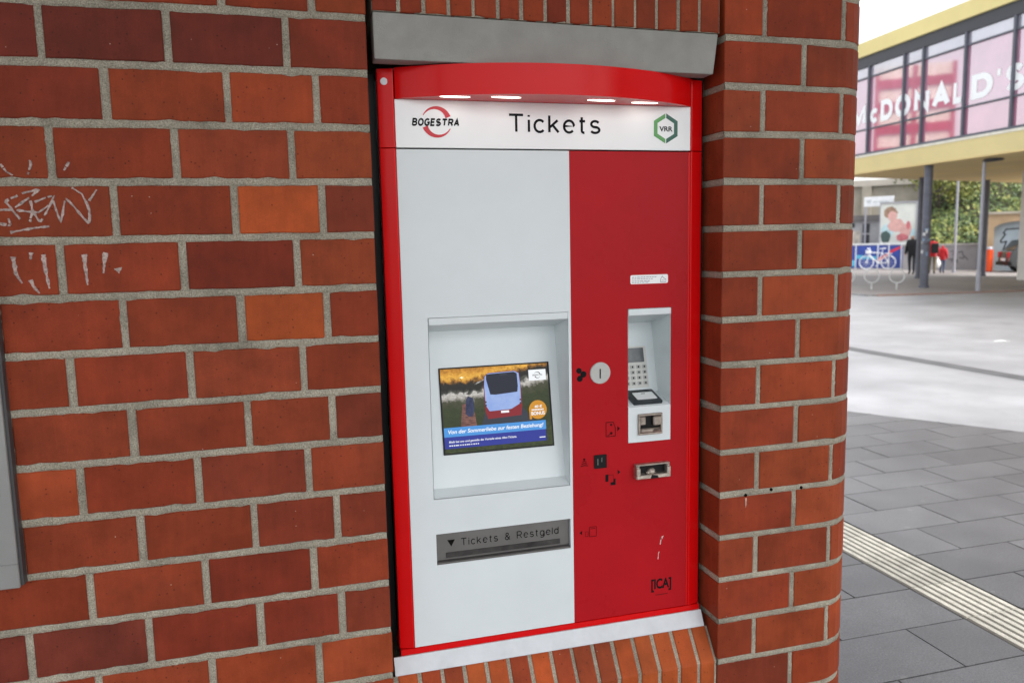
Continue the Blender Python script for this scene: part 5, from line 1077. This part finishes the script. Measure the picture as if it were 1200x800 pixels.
# keep the slope behind the garage roof line
mb.build('hillside', mat('bank_soil', (.05, .048, .025), .95, var=.4, scale=.8), None, (38, 36, 0), kind='structure')
def leaf_mat(name, cols, scale):
    m, nt, b = nodes(name); geo = N(nt, 'ShaderNodeNewGeometry'); n1 = N(nt, 'ShaderNodeTexNoise', Scale=scale, Detail=3.0); nt.links.new(geo.outputs['Position'], n1.inputs['Vector'])
    rpi = N(nt, 'ShaderNodeMath', operation='MULTIPLY_ADD'); nt.links.new(geo.outputs['Random Per Island'], rpi.inputs[0]); rpi.inputs[1].default_value = .38; nt.links.new(n1.outputs['Fac'], rpi.inputs[2])
    r = N(nt, 'ShaderNodeValToRGB'); el = r.color_ramp.elements; el[0].position = .38; el[0].color = (*cols[0], 1); el[1].position = .95; el[1].color = (*cols[-1], 1)
    for i, c in enumerate(cols[1:-1]): e = el.new(.38 + .57 * (i + 1) / (len(cols) - 1)); e.color = (*c, 1)
    nt.links.new(rpi.outputs[0], r.inputs[0]); nt.links.new(r.outputs[0], b.inputs['Base Color']); b.inputs['Roughness'].default_value = .55; return m
IVY = leaf_mat('ivy_leaves', [(.035, .06, .022), (.07, .115, .03), (.16, .21, .05), (.36, .34, .09)], .8)
def leaf(mb, c, nrm, s):
    nrm = nrm.normalized(); a = nrm.orthogonal().normalized(); a.rotate(Matrix.Rotation(random.uniform(0, 6.28), 3, nrm)); b_ = nrm.cross(a)
    mb.add([c - a * s, c - b_ * s * .55 + nrm * s * .12, c + a * s, c + b_ * s * .55 + nrm * s * .12], [[0, 1, 2], [0, 2, 3]])
random.seed(11); mb = MB()
for i in range(22000):
    u = random.uniform(-1.25, 9.5) if i < 18000 else random.uniform(9.5, 22); v = random.random() ** 1.3 * 13; c = bank(u, v); t_ = noise.noise(Vector((u * .8, v * .8, 9)))
    c = c + Vector((random.uniform(-.1, .1), random.uniform(-.1, .1), random.uniform(0, .25) + max(0, t_) * .9 * random.random()))
    leaf(mb, c, Vector((-.5 + random.gauss(0, .5), -.5 + random.gauss(0, .5), .7 + random.gauss(0, .4))), random.uniform(.05, .13))
mb.build('ivy', IVY, None, (34, 33, 2), 'green and yellowing ivy covering the bank behind the wall', 'ivy', kind='stuff')
BARK = mat('bark', (.10, .085, .065), .9, var=.3, scale=8)
def tree(x, y, zb, h, r, nleaf, cols, label, seed):
    random.seed(seed); t = empty('tree', (x, y, zb), label, 'tree', 'trees above the bank'); mb = MB(); top = Vector((x, y, zb + h)); tips = []
    trunk = [Vector((x, y, zb - .1)), Vector((x + .1, y, zb + h * .3)), Vector((x - .05, y + .1, zb + h * .6)), top]; mb.tube(trunk, .16, 8, r1=.03)
    for i in range(16):
        f = random.uniform(.3, .9); b0 = Vector((x, y, zb + h * f)); a = random.uniform(0, 6.28); ln = r * random.uniform(.6, 1.1) * (1.15 - f * .6); b1 = b0 + Vector((math.cos(a) * ln * .6, math.sin(a) * ln * .6, ln * .35)); b2 = b1 + Vector((math.cos(a + .3) * ln * .45, math.sin(a + .3) * ln * .45, ln * .35)); mb.tube([b0, b1, b2], .05, 5, r1=.012); tips += [b1, b2, b1.lerp(b2, .5)]
    mb.build('trunk', BARK, t, (x, y, zb + h / 2)); mb = MB()
    for i in range(nleaf):
        c = random.choice(tips) + Vector((random.gauss(0, .35), random.gauss(0, .35), random.gauss(0, .3))); leaf(mb, c, Vector((random.gauss(0, 1), random.gauss(0, 1), .6 + random.gauss(0, .6))), random.uniform(.06, .14))
    mb.build('crown', leaf_mat('leaves', cols, 1.2), t, (x, y, zb + h * .7))
tree(33.6, 33.6, 1.2, 5.4, 2.0, 2600, [(.07, .09, .02), (.14, .16, .03), (.26, .26, .05)], 'yellow-green tree rising beside the viaduct wall above the billboard', 3)
tree(30.0, 40.5, -.2, 8.5, 2.6, 1500, [(.16, .14, .09), (.24, .22, .14), (.32, .29, .18)], 'thin pale autumn tree behind the viaduct wall', 5)
tree(38.5, 34.5, 5.0, 5.0, 2.4, 2400, [(.03, .055, .018), (.06, .09, .025), (.12, .15, .04)], 'dark green tree on top of the ivy bank', 8)
